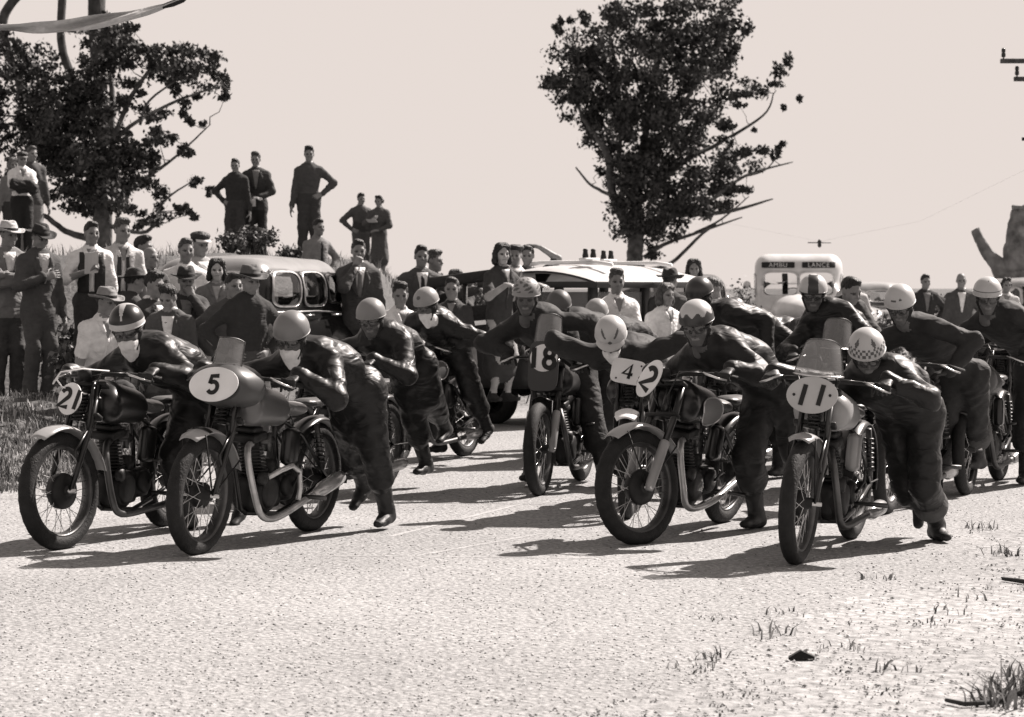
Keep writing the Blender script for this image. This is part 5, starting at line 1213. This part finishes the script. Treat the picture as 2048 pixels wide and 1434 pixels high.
HW = gm(.42, .35, 'paint', spec=.5, name='white_helmet'); HG_ = gm(.15, .4, 'paint', spec=.5, name='grey_helmet'); HT = gm(.20, .45, 'paint', name='tan_helmet'); HD = gm(.03, .35, 'paint', spec=.5, name='dark_helmet'); HM_ = gm(.09, .5, 'paint', name='mid_grey_mark'); HL = gm(.27, .4, 'paint', name='pale_helmet')
class Ref:
    """bike-aligned frame on the ground"""
    def __init__(s, fc, rc): s.f, s.r = Vector((fc[0], fc[1], 0)), Vector((rc[0], rc[1], 0)); s.m = (s.f + s.r) / 2; d = (s.f - s.r); s.yaw = math.atan2(d.y, d.x); s.F = d.normalized(); s.L = Vector((-s.F.y, s.F.x, 0))
    def loc(s, px, py, d): w = at(px, py, d) - s.m; return Vector((w.dot(s.F), w.dot(s.L), w.z))
def gripping(ref, S, lean, q, barw=.36, bz=.985, eh=(-.55, .95, -.50)):
    g = Matrix.Rotation(-R(lean), 4, 'X') @ (S @ Vector((.245, q * barw * .90, bz - .012)))
    return dict(t=g + Vector((-.072, q * .0, .040)), h=(eh[0], q * eh[1], eh[2]), hand='grip', d=(.95, -q * .05, -.30), up=(.1, 0, 1))
def rider(ref, label, headpx, hd=(0, .35, 0), P=None, arms=None, legs=None, helmet=(pat_plain, [HG_]), scarf=None, suit=LEATHER, pants=None, goggles=True, peak=False, cuff=None, hair=None, belt=None, fat=1.2, boots=True, glove=LEATHER2, kind='rider', extra=None, dx=0.0, amp=1.0, skirt=False):
    h = ref.loc(*headpx) - Vector((0, 0, .045)); 
    N = h + Vector((-.095, 0, -.125)); P = Vector(P) if P is not None else N + Vector((-.46, .03, -.20))
    if legs is None: legs = {1: (P.x - .42, P.y + .06, .11), -1: (P.x + .05, P.y - .10, .095)}
    lg = {}
    for q, l in legs.items():
        l = tuple(l); lg[q] = dict(t=l[:3], h=(1, 0, .1), toe=l[3] if len(l) > 3 else ((.8, 0, -.45) if l[0] < P.x - .2 else (1, q * .1, 0)))
    o, HM = figure('person', ref.m, ref.yaw, label, 'person', 'push-start riders', top=suit, bottom=pants or suit, glove=glove, boots=boots, pelvis=P, neck=N, head=hd, arms=arms, legs=lg, headkind=kind, hair=hair, vox=.0145, amp=amp, cuff=cuff, belt=belt, fat=fat, fatleg=1.12 if skirt else 1.25 if not cuff else 1.15, coat=None, loose=1.16, skin=gm(.10, .5, 'skin') if kind == 'rider' else SKIN, skirt=skirt)
    if helmet: add_helmet(o, HM, helmet[0], helmet[1], peak)
    if goggles: add_goggles(o, HM)
    if scarf: add_scarf(o, HM, scarf)
    return o
def G2(px, py): p = on_road(px, py); return (p.x, p.y)
def both(ref, S, lean, **k): return {1: gripping(ref, S, lean, 1, **k), -1: gripping(ref, S, lean, -1, **k)}

# 21 --------------------------------------------------------------
f, r = G2(110, 1100), G2(330, 1053); a = Ref(f, r)
m21, S = motorcycle('black motorcycle number 21 with pale front mudguard, nearest the bank', (*f, 0), (*r, 0), lean=4, steer=-12, num='21', plate='oval', pl=(.165, .19), plz=.86, plx=.58, plroll=-8, numh=.115, numslant=.15, fork='girder', drum=2, guardm=SILVER, guard_arc=(58, 165), exhaust='low', guardstay=False)
rider(a, 'rider in black helmet with white wedge and band, pushing machine 21', (262, 640, 14.25), (.22, .32, .10), P=(-.58, .34, .86), arms=both(a, S, 4), helmet=(pat_wedge, [BLACKP, HW]), scarf=WHITE)
MW = Matrix.Translation(m21.location) @ m21.rotation_euler.to_matrix().to_4x4(); MI = MW.inverted()
MB().tube([MI @ at(*p) for p in ((218, 742, 14.0), (165, 738, 13.85), (122, 744, 13.8), (112, 757, 13.8), (124, 774, 13.85), (165, 786, 13.9), (205, 797, 14.0), (215, 815, 14.1))], .005, 6).build('cable_loop', WHITEP, m21)
# 5 ---------------------------------------------------------------
f, r = G2(395, 1110), G2(620, 1063); a = Ref(f, r)
_, S = motorcycle('silver-tanked motorcycle number 5 with nose fairing and small screen', (*f, 0), (*r, 0), lean=3, num='5', plate='oval', fairing=True, pl=(.31, .20), plz=.955, plx=.60, numh=.105, numslant=.1, plroll=6, tank=gm(.10, .3, 'paint', spec=.6), guardm=SILVER, guard_arc=(62, 160), band=84, screen=(.19, .17, 1.05, .56, .12), exhaust='loop', barw=.35)
FR, FL = on_road(742, 1048), on_road(782, 1058); l5, r5 = a.loc(782, 1058, FL.y), a.loc(742, 1048, FR.y)
rider(a, 'rider in plain grey helmet and white face scarf pushing machine 5', (588, 652, 13.95), (.10, .42, -.08), P=(-.58, .36, .90), arms=both(a, S, 3, barw=.35), legs={1: (l5.x + .05, l5.y, .09, (.95, .1, -.1)), -1: (r5.x, r5.y - .02, .14, (.75, -.1, -.55))}, helmet=(pat_plain, [HG_]), scarf=WHITE, skirt=True)
# 2 ---------------------------------------------------------------
f, r = G2(1262, 1088), G2(1440, 1047); a = Ref(f, r)
_, S = motorcycle('motorcycle number 2 with bright fork sliders and front wheel turned', (*f, 0), (*r, 0), lean=8, steer=-22, num='2', plate='oval', pl=(.15, .25), plz=.97, plx=.56, plroll=-36, numh=.14, fork='tele', tank=BLACKP, tankpanel=gm(.13, .4, 'paint', name='tank_panel_grey'), guardm=SILVER, guard_arc=(55, 150), exhaust='up', silencer=False, drum=2)
rider(a, 'rider in white helmet with dark scalloped lower edge pushing machine 2', (1402, 632, 14.4), (.18, .30, .05), P=(-.50, .44, .88), arms=both(a, S, 8), helmet=(pat_scallop, [HW, HD]), suit=LEATHER2)
# 4 ---------------------------------------------------------------
f, r = (.745, 15.55), (.90, 16.94); a = Ref(f, r)
_, S = motorcycle('motorcycle number 4 half hidden behind machine 2', (*f, 0), (*r, 0), lean=0, num='4', plate='rect', pl=(.225, .165), plz=.95, plx=.58, plroll=-10, numh=.095, numslant=.1, guardm=WHITEP, guard_arc=(60, 150), barw=.40)
rider(a, 'rider bowed low over machine 4 in a white helmet with dark leaf marks', (1229, 650, 15.75), (.02, .72, .03), P=(-.40, .12, .93), arms=both(a, S, 0, barw=.40, eh=(-.1, 1, .30)), helmet=(pat_leaf, [HW, HM_]), peak=True, suit=OVERALL, scarf=WHITE)
# 11 --------------------------------------------------------------
f, r = G2(1590, 1130), G2(1702, 1078); a = Ref(f, r)
_, S = motorcycle('silver-tanked motorcycle number 11 with wide celluloid screen', (*f, 0), (*r, 0), lean=4, num='11', plate='oval', pl=(.285, .205), plz=.915, plx=.58, numh=.115, numslant=.22, plroll=3, platemat=gm(.40, .5, 'paint'), tank=SILVER, guardm=SILVER, guard_arc=(70, 158), screen=(.28, .20, 1.02, .56, .30), exhaust='low', fork='girder', barw=.37, oil=SILVER)
FL = on_road(1868, 1086); l = a.loc(1868, 1086, FL.y)
rider(a, 'rider in white helmet with chequered band crouched over machine 11', (1742, 690, 13.6), (.30, .55, .12), P=(-.50, .40, .78), arms=both(a, S, 4, barw=.37), legs={1: (l.x - .10, l.y, .095, (.95, .55, -.02)), -1: (l.x - .34, l.y - .14, .24, (.55, 0, -.8))}, helmet=(pat_check, [HW, HM_]), suit=LEATHER, cuff=MGREY, fat=1.3)
# 18 --------------------------------------------------------------
f = G2(1078, 992); r = (f[0] + .34, f[1] + 1.36); a = Ref(f, r)
_, S = motorcycle('motorcycle number 18 pointing straight at the camera with bright fork', (*f, 0), (*r, 0), lean=0, steer=0, num='18', plate='rect', pl=(.225, .37), plz=.93, plx=.56, numh=.15, platemat=gm(.05, .5, 'paint'), disc=(.205, .06), fork='tele', guardm=BLACKP, guard_arc=(95, 160), screen=(.21, .22, 1.09, .52, .15), barw=.40, exhaust='low')
rider(a, 'rider astride machine 18 wearing a grey helmet covered in dark spots', (1057, 585, 17.75), (.16, .18, -.02), P=(-.42, -.02, .92), arms=both(a, S, 0, barw=.40, eh=(-.3, 1, -.1)), legs={1: (-.15, .30, .09, (1, .15, 0)), -1: (-.05, -.26, .09, (1, -.1, 0))}, helmet=(pat_spots, [gm(.26, .5, 'paint'), HM_, HL]), suit=OVERALL, goggles=False, fat=1.25)
# rider G: behind 5
f, r = (-1.52, 16.5), (-.98, 17.78); a = Ref(f, r)
_, S = motorcycle('black motorcycle hidden behind the rider of machine 5', (*f, 0), (*r, 0), lean=3)
l, rr = a.loc(925, 962, on_road(925, 962).y), a.loc(858, 975, on_road(858, 975).y)
rider(a, 'rider in tan helmet pushing just behind machine 5', (745, 625, 17.0), (.25, .25, .05), P=(-.50, .36, .94), arms=both(a, S, 3), legs={1: (l.x + .05, l.y, .10, (.9, .1, -.3)), -1: (rr.x, rr.y, .095, (1, 0, -.05))}, helmet=(pat_plain, [HT]), skirt=True)
# rider H
f, r = (-.98, 20.0), (-.42, 21.3); a = Ref(f, r)
_, S = motorcycle('black motorcycle between the tan-helmeted rider and machine 18', (*f, 0), (*r, 0), lean=-2, guardm=BLACKP, exhaust='low', tank=BLACKP, tankpanel=gm(.05, .4, 'paint'))
rider(a, 'rider in pale helmet with a small star mark and white scarf', (852, 597, 20.2), (-.15, .35, .0), P=(-.25, .05, .98), arms=both(a, S, -2), helmet=(pat_star, [HL, HM_]), scarf=WHITE, legs={1: (-.85, .22, .10), -1: (-.45, -.12, .10)})
# rider I behind 18 to the right
f, r = (.30, 20.3), (.80, 21.6); a = Ref(f, r)
_, S = motorcycle('black motorcycle behind the rider astride machine 18', (*f, 0), (*r, 0), lean=0)
rider(a, 'rider in drab helmet glancing aside behind the spotted helmet', (1122, 600, 20.4), (.45, .35, .05), P=(-.28, .30, .98), arms=both(a, S, 0), helmet=(pat_plain, [gm(.075, .5, 'paint')]), suit=OVERALL)
# rider J
f, r = (.82, 21.6), (1.3, 22.9); a = Ref(f, r)
_, S = motorcycle('motorcycle hidden behind the rider of machine 4', (*f, 0), (*r, 0))
rider(a, 'rider behind machine 4, only a mottled cream helmet showing', (1200, 615, 21.9), (.1, .5, 0), P=(-.45, .15, .90), arms=both(a, S, 0), helmet=(pat_plain, [HL]), suit=OVERALL)
# rider K and L
f, r = (1.42, 18.0), (1.95, 19.3); a = Ref(f, r)
_, S = motorcycle('black motorcycle behind the rider of machine 2', (*f, 0), (*r, 0), lean=3)
rider(a, 'rider in dark helmet behind machine 2, face turned down left', (1414, 578, 18.4), (-.25, .35, .05), P=(-.40, .40, 1.0), arms=both(a, S, 3), helmet=(pat_plain, [HD]), suit=LEATHER2)
f, r = (1.95, 20.4), (2.45, 21.7); a = Ref(f, r)
_, S = motorcycle('motorcycle behind the dark-helmeted rider by the ambulance', (*f, 0), (*r, 0))
rider(a, 'rider bent low behind the dark helmet, shoulders level with the ambulance wing', (1482, 612, 20.8), (-.2, .6, .0), P=(-.45, .40, .95), arms=both(a, S, 0), helmet=(pat_plain, [HD]))
# rider M
f, r = (2.24, 17.1), (2.60, 18.45); a = Ref(f, r)
_, S = motorcycle('black motorcycle with a tall rounded screen behind machine 11', (*f, 0), (*r, 0), screen=(.22, .22, 1.06, .54, .12), lean=2, barw=.38)
rider(a, 'rider in white helmet with a broad dark centre stripe', (1638, 580, 17.9), (.12, .22, -.02), P=(-.48, .14, .98), arms=both(a, S, 2, barw=.38), helmet=(pat_stripe, [HW, HD]), goggles=True, fat=1.25, suit=LEATHER)
# rider N, bare headed helper
a = Ref((2.72, 19.6), (3.2, 20.9))
hN = a.loc(1690, 575, 20.2)
rider(a, 'bare-headed helper in dark jacket reaching right behind the striped helmet', (1690, 578, 20.2), (.9, .3, .0), P=(hN.x - .30, hN.y - .10, .96), arms={1: dict(t=hN + Vector((.22, .45, -.38)), h=(0, .3, -1)), -1: dict(t=hN + Vector((.15, -.35, -.5)), h=(0, -1, -.3))}, helmet=None, goggles=False, kind='man', hair=('short', HAIRD), glove=SKIN, suit=DGREY, boots=False, legs={1: (hN.x - .1, hN.y + .1, .085, (1, 0, 0)), -1: (hN.x - .5, hN.y - .15, .085, (1, 0, 0))})
# rider O
f, r = (2.48, 15.9), (3.0, 17.2); a = Ref(f, r)
_, S = motorcycle('black motorcycle almost hidden behind the rider of machine 11', (*f, 0), (*r, 0), lean=3)
g = on_road(1958, 982); l = a.loc(1958, 982, g.y)
A_ = both(a, S, 3); hd_ = a.loc(1900, 742, 16.45); A_[1] = dict(t=hd_, h=(-.15, 1, .15), hand='grip', d=(.5, -.8, -.2))
rider(a, 'tall rider in white helmet and turned-up trousers beside machine 11', (1810, 598, 16.5), (.0, .45, .0), P=a.loc(1928, 752, 17.0), arms=A_, legs={1: (l.x, l.y, .095, (.95, -.35, 0)), -1: (l.x + .35, l.y - .25, .10, (1, 0, 0))}, helmet=(pat_mark, [HW, HM_]), cuff=MGREY, suit=OVERALL, fat=1.08, amp=1.2)
# rider P
f, r = (3.28, 17.35), (3.78, 18.65); a = Ref(f, r)
_, S = motorcycle('motorcycle at the right edge with a bright silencer', (*f, 0), (*r, 0), lean=0, exhaust='low', tank=gm(.06, .3, 'paint'), barw=.38, guardm=BLACKP)
rider(a, 'rider at the right edge in white helmet with a thin band', (1982, 582, 17.75), (.25, .25, .0), P=(-.42, .36, .98), arms=both(a, S, 0, barw=.38), helmet=(pat_ring, [HW, HM_]), suit=OVERALL, fat=1.25)
# one more machine at the far right edge
f, r = (4.15, 20.6), (4.7, 21.9); a = Ref(f, r)
_, S = motorcycle('motorcycle cut off by the right edge behind the banded helmet', (*f, 0), (*r, 0))
rider(a, 'rider cut off by the right edge with only a boot in view', (2090, 590, 20.9), (.0, .3, 0), P=(-.42, .34, .98), arms=both(a, S, 0), helmet=(pat_plain, [HG_]), legs={1: (-.75, .40, .10), -1: (-.40, .05, .10)})

# ------------------------------------------------------------------ spectators
def spec(px, py, d, yaw, label, arms=('down', 'down'), H=None, hat=None, head=(0, 0, 0), dz=None, group='spectators', **k):
    p = at(px, py, d); zg = float(gz(p.x, p.y)) if dz is None else dz; need = p.z - zg - (.03 if hat else .012)
    if H is None: H = need
    Hc = min(max(H, 1.0), 1.95); g = Hc / 1.75; drop = max(0.0, (Hc - need) / g) if Hc > need else 0.0
    if Hc < need - .03: print('TALL', label, round(need, 2))
    if need < 1.3 or drop > .05: print('note', label[:30], 'need', round(need, 2), 'H', round(Hc, 2), 'drop', round(drop, 2))
    A = {}
    for q, m in zip((1, -1), arms):
        A[q] = arm(q, m) if isinstance(m, str) else dict(m)
        A[q]['t'] = tuple(np.array(A[q]['t']) - (0, 0, drop))
    yw = R(yaw); off = Vector((math.cos(yw), math.sin(yw), 0)) * (-.03 * g)
    o, HM = figure('person', (p.x + off.x, p.y + off.y, zg), yw, label, 'person', group, H=Hc, pelvis=(-drop * .25, 0, .95 - drop), neck=(0.02 if drop else 0, 0, 1.45 - drop), arms=A, hat=hat, head=head, vox=.0195 if d < 30 else .023, **k)
    return o, HM, g
def sheet_paper(parent, c, u, v, w, h, name='paper', mat=PAPER):
    c, u, v = Vector(c), Vector(u).normalized(), Vector(v).normalized(); n = u.cross(v); vs = []
    for th in (0, .004):
        for i in range(5):
            for j in (0, 1): vs.append(c + u * w * (i / 4 - .5) + v * h * (j - .5) + n * (th + .012 * math.sin(i * .8)))
    fs = [(2 * i, 2 * i + 1, 2 * i + 3, 2 * i + 2) for i in range(4)] + [(10 + 2 * i, 12 + 2 * i, 13 + 2 * i, 11 + 2 * i) for i in range(4)] + [(0, 10, 11, 1), (8, 9, 19, 18)] + [(2 * i, 2 * i + 2, 12 + 2 * i, 10 + 2 * i) for i in range(4)] + [(2 * i + 1, 11 + 2 * i, 13 + 2 * i, 2 * i + 3) for i in range(4)]
    return link_mesh(name, vs, fs, mat, parent, None, False)
def held(o, lc, u, v, w, h, label, cat='paper', mat=PAPER, name='programme'):
    M = Matrix.Translation(o.location) @ Matrix.Rotation(o.rotation_euler.z, 4, 'Z'); p = sheet_paper(None, lc, u, v, w, h, name, mat); p.matrix_world = M; tag(p, label, cat, 'held things'); return p
TWEED = gm(.06, .9, 'cloth', name='tweed'); PALEJ = gm(.17, .9, 'cloth', name='pale_jacket'); NAVY = gm(.03, .9, 'cloth', name='navy_wool'); STRIPE = gm(.30, .85, 'cloth')
F_L = ('fedora', gm(.42, .8, 'cloth', name='pale_felt')); F_D = ('fedora', gm(.025, .8, 'cloth', name='dark_felt')); F_M = ('fedora', gm(.09, .8, 'cloth', name='mid_felt')); F_S = ('fedora', gm(.20, .8, 'cloth', name='straw_felt'))
SH = ('short', HAIRD)
# left group on the bank
spec(15, 440, 23, -62, 'man in white felt hat and pale jacket with folded arms at left edge', ('cross', 'cross'), hat=F_L, head=(.35, .05, 0), top=PALEJ, bottom=TWEED, coat=True, shirt=WHITE)
spec(80, 445, 22.6, -52, 'man in dark fedora and grey suit, hand on lapel, on the bank', ('down', 'chest'), hat=F_D, head=(.1, .25, 0), top=TWEED, bottom=MGREY, coat=True, shirt=CREAM, fat=1.05)
o, _, g = spec(182, 442, 23.2, -75, 'young man in dark knitted vest holding up a white programme', ('down', 'read'), head=(.25, .02, 0), top=WHITE, sleeves='rolled', bottom=DGREY, hair=SH, skin=SKIN, openneck=WHITE)
held(o, (.33 * g, -.02, 1.33 * g), (0, 1, .1), (.25, 0, 1), .13, .21, 'white programme held up by the young man in the dark vest')
def vest(o, g, mat, w=.12, name='pullover'):
    bvh = BVHTree.FromPolygons([v.co.copy() for v in o.data.vertices], [tuple(p.vertices) for p in o.data.polygons])
    for q in (1, -1):
        rows = [[Vector((0, q * (.025 + (1 - t) * .0 + (w * (.9 if t < .7 else .75)) * i / 4), z)) * 1 for i in range(5)] for t in [j / 8 for j in range(9)] for z in [(1.02 + .42 * t) * g]]
        drape(bvh, rows, Vector((1, 0, 0)), .010, name, mat, o)
vest(o, g, NAVY)
o, _, g = spec(243, 436, 23.5, -68, 'young man with a dark scarf hanging over his pale shirt', ('down', 'down'), head=(.25, .05, 0), top=CREAM, sleeves='short', bottom=DGREY, hair=('quiff', HAIRB), openneck=CREAM)
vest(o, g, NAVY, .045, 'neck_scarf')
spec(288, 470, 25.0, -20, 'dark-haired man in profile behind the man with the scarf', head=(.0, .0, 0), top=TWEED, coat=True, hair=SH)
spec(300, 492, 24.4, -60, 'balding man half hidden behind the scarfed young man', head=(.3, .0, 0), top=TWEED, coat=True, hair=('bald', HAIRB))
spec(206, 571, 20.9, -50, 'man in white short-sleeved shirt and straw hat at the foot of the bank', ('down', 'down'), H=1.66, hat=F_S, head=(.3, .1, 0), top=WHITE, sleeves='short', bottom=DGREY, openneck=WHITE)
spec(262, 534, 22.4, 40, 'man in dark hat seen from behind beside the bank', H=1.62, hat=F_D, head=(-.1, 0, 0), top=DGREY, coat=True, bottom=DGREY)
spec(302, 542, 21.8, -25, 'wavy-haired man in dark suit and tie looking right', ('down', 'down'), H=1.70, head=(-.1, .1, 0), top=DGREY, coat=True, shirt=WHITE, tie=BLACKC, hair=('quiff', HAIRD), bottom=DGREY)
spec(340, 566, 21.3, -95, 'dark-haired man with head bowed in front of the suited man', ('down', 'down'), H=1.62, head=(-.25, .35, 0), top=MGREY, coat=True, shirt=WHITE, hair=('quiff', HAIRD), bottom=DGREY)
spec(371, 530, 22.8, -75, 'man in dark fedora with his hand to his chin', ('chin', 'down'), H=1.70, hat=F_D, head=(.0, .1, 0), top=DGREY, coat=True, shirt=LGREY, bottom=DGREY)
spec(371, 476, 25.0, -80, 'fair young man in open white shirt standing above the fedora', ('down', 'down'), head=(.2, 0, 0), top=WHITE, sleeves='rolled', bottom=DGREY, hair=('short', HAIRB), openneck=WHITE)
spec(399, 454, 25.8, -55, 'man in white-peaked cap and striped blazer', ('down', 'down'), hat=('cap', HAIRD, gm(.5, .6, 'plain')), head=(.1, .1, 0), top=STRIPE, coat=True, shirt=WHITE, bottom=DGREY)
spec(434, 516, 23.4, -85, 'smiling woman with dark wavy hair in a pale blouse', ('down', 'down'), H=1.60, head=(.05, 0, 0), top=LGREY, dress=True, headkind='woman', hair=('wavy', HAIRD), skin=gm(.34, .5, 'skin'), openneck=LGREY)
spec(465, 545, 21.6, -70, 'man in grey coat standing behind the wide-brimmed hat', ('down', 'hip'), H=1.68, head=(.2, 0, 0), top=MGREY, coat=True, hair=SH, bottom=DGREY, fat=1.05)
spec(497, 528, 20.6, -62, 'man in soft grey hat and dark open-necked shirt, hands on hips', ('hip', 'hip'), H=1.72, hat=F_M, head=(.15, .08, 0), top=NAVY, bottom=TWEED, fat=1.12, collar=CREAM)
# ridge
spec(470, 316, 38, -100, 'man in dark buttoned jacket, hand on hip, left of the ridge pair', ('down', 'hip'), head=(.15, .1, 0), top=NAVY, bottom=DGREY, hair=('short', HAIRD), fat=1.1)
o, _, g = spec(512, 303, 38.3, -85, 'man in open dark jacket holding a white paper on the ridge', ('clasp', 'clasp'), head=(-.15, .1, 0), top=DGREY, bottom=BLACKC, coat=True, shirt=LGREY, hair=('quiff', HAIRB))
held(o, (.30 * g, -.10 * g, .93 * g), (0, 1, 0), (.5, 0, .9), .20, .12, 'white folded paper in the hands of the man on the ridge')
spec(618, 292, 37.5, -88, 'tall man in grey sweater with one hand on his hip on the ridge', ('hip', 'down'), head=(.05, .05, 0), top=TWEED, bottom=DGREY, hair=('quiff', HAIRD))
spec(722, 385, 48, -70, 'man in belted tunic with a hand on his hip beside the woman reading', ('down', 'hip'), head=(.1, .1, 0), top=MGREY, bottom=MGREY, hair=SH, belt=DGREY)
o, _, g = spec(758, 390, 47.6, -105, 'woman in grey pleated dress holding a programme on the ridge', ('clasp', 'read'), head=(-.1, .15, 0), top=MGREY, dress=True, headkind='woman', hair=('rolled', HAIRD))
held(o, (.36 * g, -.05, 1.22 * g), (0, 1, 0), (.9, 0, .4), .20, .14, 'white programme held by the woman on the ridge')
# behind and beside the car
spec(637, 437, 32.5, -50, 'man in pale shirt and dark tie, hand on hip, behind the black sedan', ('hip', 'down'), head=(.0, .0, 0), top=LGREY, bottom=DGREY, tie=BLACKC, hair=SH, skin=SKIN2)
spec(717, 478, 27.6, -80, 'man in spectacles and suit with his hand raised to his mouth', ('down', 'chin'), head=(.0, .05, 0), top=TWEED, bottom=DGREY, coat=True, shirt=WHITE, tie=LGREY, hair=SH, fat=1.05)
spec(800, 563, 22.6, -65, 'dark-haired man in a striped white shirt behind the tan helmet', ('down', 'down'), H=1.70, head=(-.3, .1, 0), top=WHITE, sleeves='rolled', bottom=DGREY, hair=('quiff', HAIRD), openneck=WHITE)
spec(843, 490, 28.0, -80, 'man in grey suit and dark tie leaning an outstretched arm', ('side', 'down'), head=(.0, 0, 0), top=MGREY, bottom=DGREY, coat=True, shirt=WHITE, tie=INK, hair=SH)
spec(869, 500, 29.0, -35, 'fair man in profile behind the suited man with the tie', head=(.1, 0, 0), top=TWEED, hair=('quiff', HAIRB))
spec(912, 518, 28.2, -90, 'woman with long wavy hair resting her chin on her hand', ('chin', 'down'), H=1.64, head=(-.1, .1, 0), top=DGREY, dress=True, headkind='woman', hair=('wavy', HAIRB))
spec(904, 556, 25.0, -95, 'boy in dark short-sleeved shirt with open collar', ('down', 'down'), head=(0, 0, 0), top=DGREY, sleeves='short', collar=LGREY, bottom=DGREY, hair=SH, hscale=1.12, openneck=DGREY)
spec(1003, 485, 25.2, -50, 'woman in dark dress with rolled hair leaning on the rail', ('rail', 'rail'), head=(-.35, .0, 0), top=DGREY, dress=True, headkind='woman', hair=('wavy', HAIRD), sleeves='short', skin=gm(.32, .5, 'skin'), dz=.3, H=1.68, openneck=DGREY)
spec(1031, 486, 26.6, -80, 'boy in dark beret beside the woman at the rail', ('down', 'down'), head=(-.3, 0, 0), top=WHITE, hat=('beret', HAIRD), H=1.7, hair=SH, bottom=DGREY, dz=.3, openneck=WHITE)
spec(1056, 490, 27.2, -80, 'person shading their brow with a raised arm above the van roof', ('head', 'down'), head=(-.3, 0, 0), top=DGREY, H=1.7, hair=SH, sleeves='short', bottom=DGREY, dz=.3, openneck=DGREY)
spec(1234, 537, 22.8, -78, 'man in white shirt with folded arms in front of the van', ('cross', 'cross'), head=(-.1, .05, 0), top=WHITE, sleeves='rolled', bottom=MGREY, hair=('quiff', HAIRB), openneck=WHITE)
spec(1331, 566, 23.2, -60, 'girl with bushy hair in a pale waistcoat turned to the right', ('clasp', 'clasp'), head=(.1, .05, 0), top=WHITE, sleeves='short', bottom=DGREY, headkind='woman', hair=('wavy', HAIRB), hscale=1.05, openneck=WHITE)
o, _, g = spec(1338, 535, 26.5, 60, 'man in dark hat seen from behind near the ambulance', ('down', 'down'), H=1.74, hat=F_D, top=TWEED, coat=True, bottom=DGREY)
spec(1388, 517, 33, -88, 'woman with dark bobbed hair in a white blouse behind the dark car', ('clasp', 'clasp'), head=(-.05, .05, 0), top=CREAM, dress=True, headkind='woman', hair=('wavy', HAIRD), openneck=CREAM)
spec(1432, 553, 24.5, -110, 'man turning away behind the dark-helmeted rider', H=1.68, head=(-.6, .1, 0), top=DGREY, hair=('short', HAIRB), bottom=DGREY)
# right background
spec(1712, 556, 46, -95, 'dark-haired man at the open door of the pale car', ('clasp', 'clasp'), head=(.0, .3, 0), H=1.7, top=CREAM, hair=('rolled', HAIRD), bottom=DGREY, openneck=CREAM)
spec(1850, 548, 39, -80, 'young man in dark jacket over pale shirt, hand on hip', ('hip', 'pocket'), head=(.0, 0, 0), H=1.75, top=NAVY, coat=True, shirt=LGREY, bottom=DGREY, hair=SH)
spec(1922, 545, 37, -92, 'balding man in grey suit standing square to the camera', ('pocket', 'down'), head=(0, 0, 0), H=1.76, top=TWEED, coat=True, shirt=WHITE, bottom=DGREY, hair=('bald', HAIRB))
spec(2012, 555, 38, -95, 'woman in white blouse by the car at right edge', ('down', 'down'), head=(.2, 0, 0), H=1.66, top=CREAM, dress=True, headkind='woman', hair=('rolled', HAIRD), openneck=CREAM)
# top left on the ridge
o, _, g = spec(44, 300, 38, -70, 'boy in dark cap and white shirt clutching a dark coat on the ridge', ('cross', 'cross'), hat=('cap', HAIRD, LGREY), head=(.1, .1, 0), top=WHITE, sleeves='short', bottom=BLACKC, fat=1.05, openneck=WHITE)
s = Sdf(); s.ell((0, 0, 0), (.12, .20, .12), 0, .05); s.ell((.02, .14, -.04), (.10, .10, .10), 0, .05); s.ell((-.0, -.12, .03), (.1, .12, .1), 0, .05); v, q, _ = s.mesh(.016); v = v + vnormals(v, q) * folds(v, 5, .03)[:, None]
cb = link_mesh('bundled_coat', v, q, BLACKC); cb.matrix_world = Matrix.Translation(o.location) @ Matrix.Rotation(o.rotation_euler.z, 4, 'Z') @ Matrix.Translation((.26 * g, 0, 1.17 * g)); tag(cb, 'dark coat bundled in the arms of the boy on the ridge', 'coat')
spec(64, 292, 39.5, -60, 'man in grey jacket behind the boy with the bundled coat', ('down', 'down'), head=(.1, .0, 0), top=TWEED, coat=True, bottom=LGREY, hair=('short', HAIRB))
spec(28, 276, 41, -80, 'curly-haired youth at the back of the ridge group', ('down', 'down'), head=(.1, .0, 0), H=1.8, top=LGREY, bottom=DGREY, hair=('wavy', HAIRL), openneck=LGREY)
print('SCRIPT', round(time.time() - T0, 1), 's')
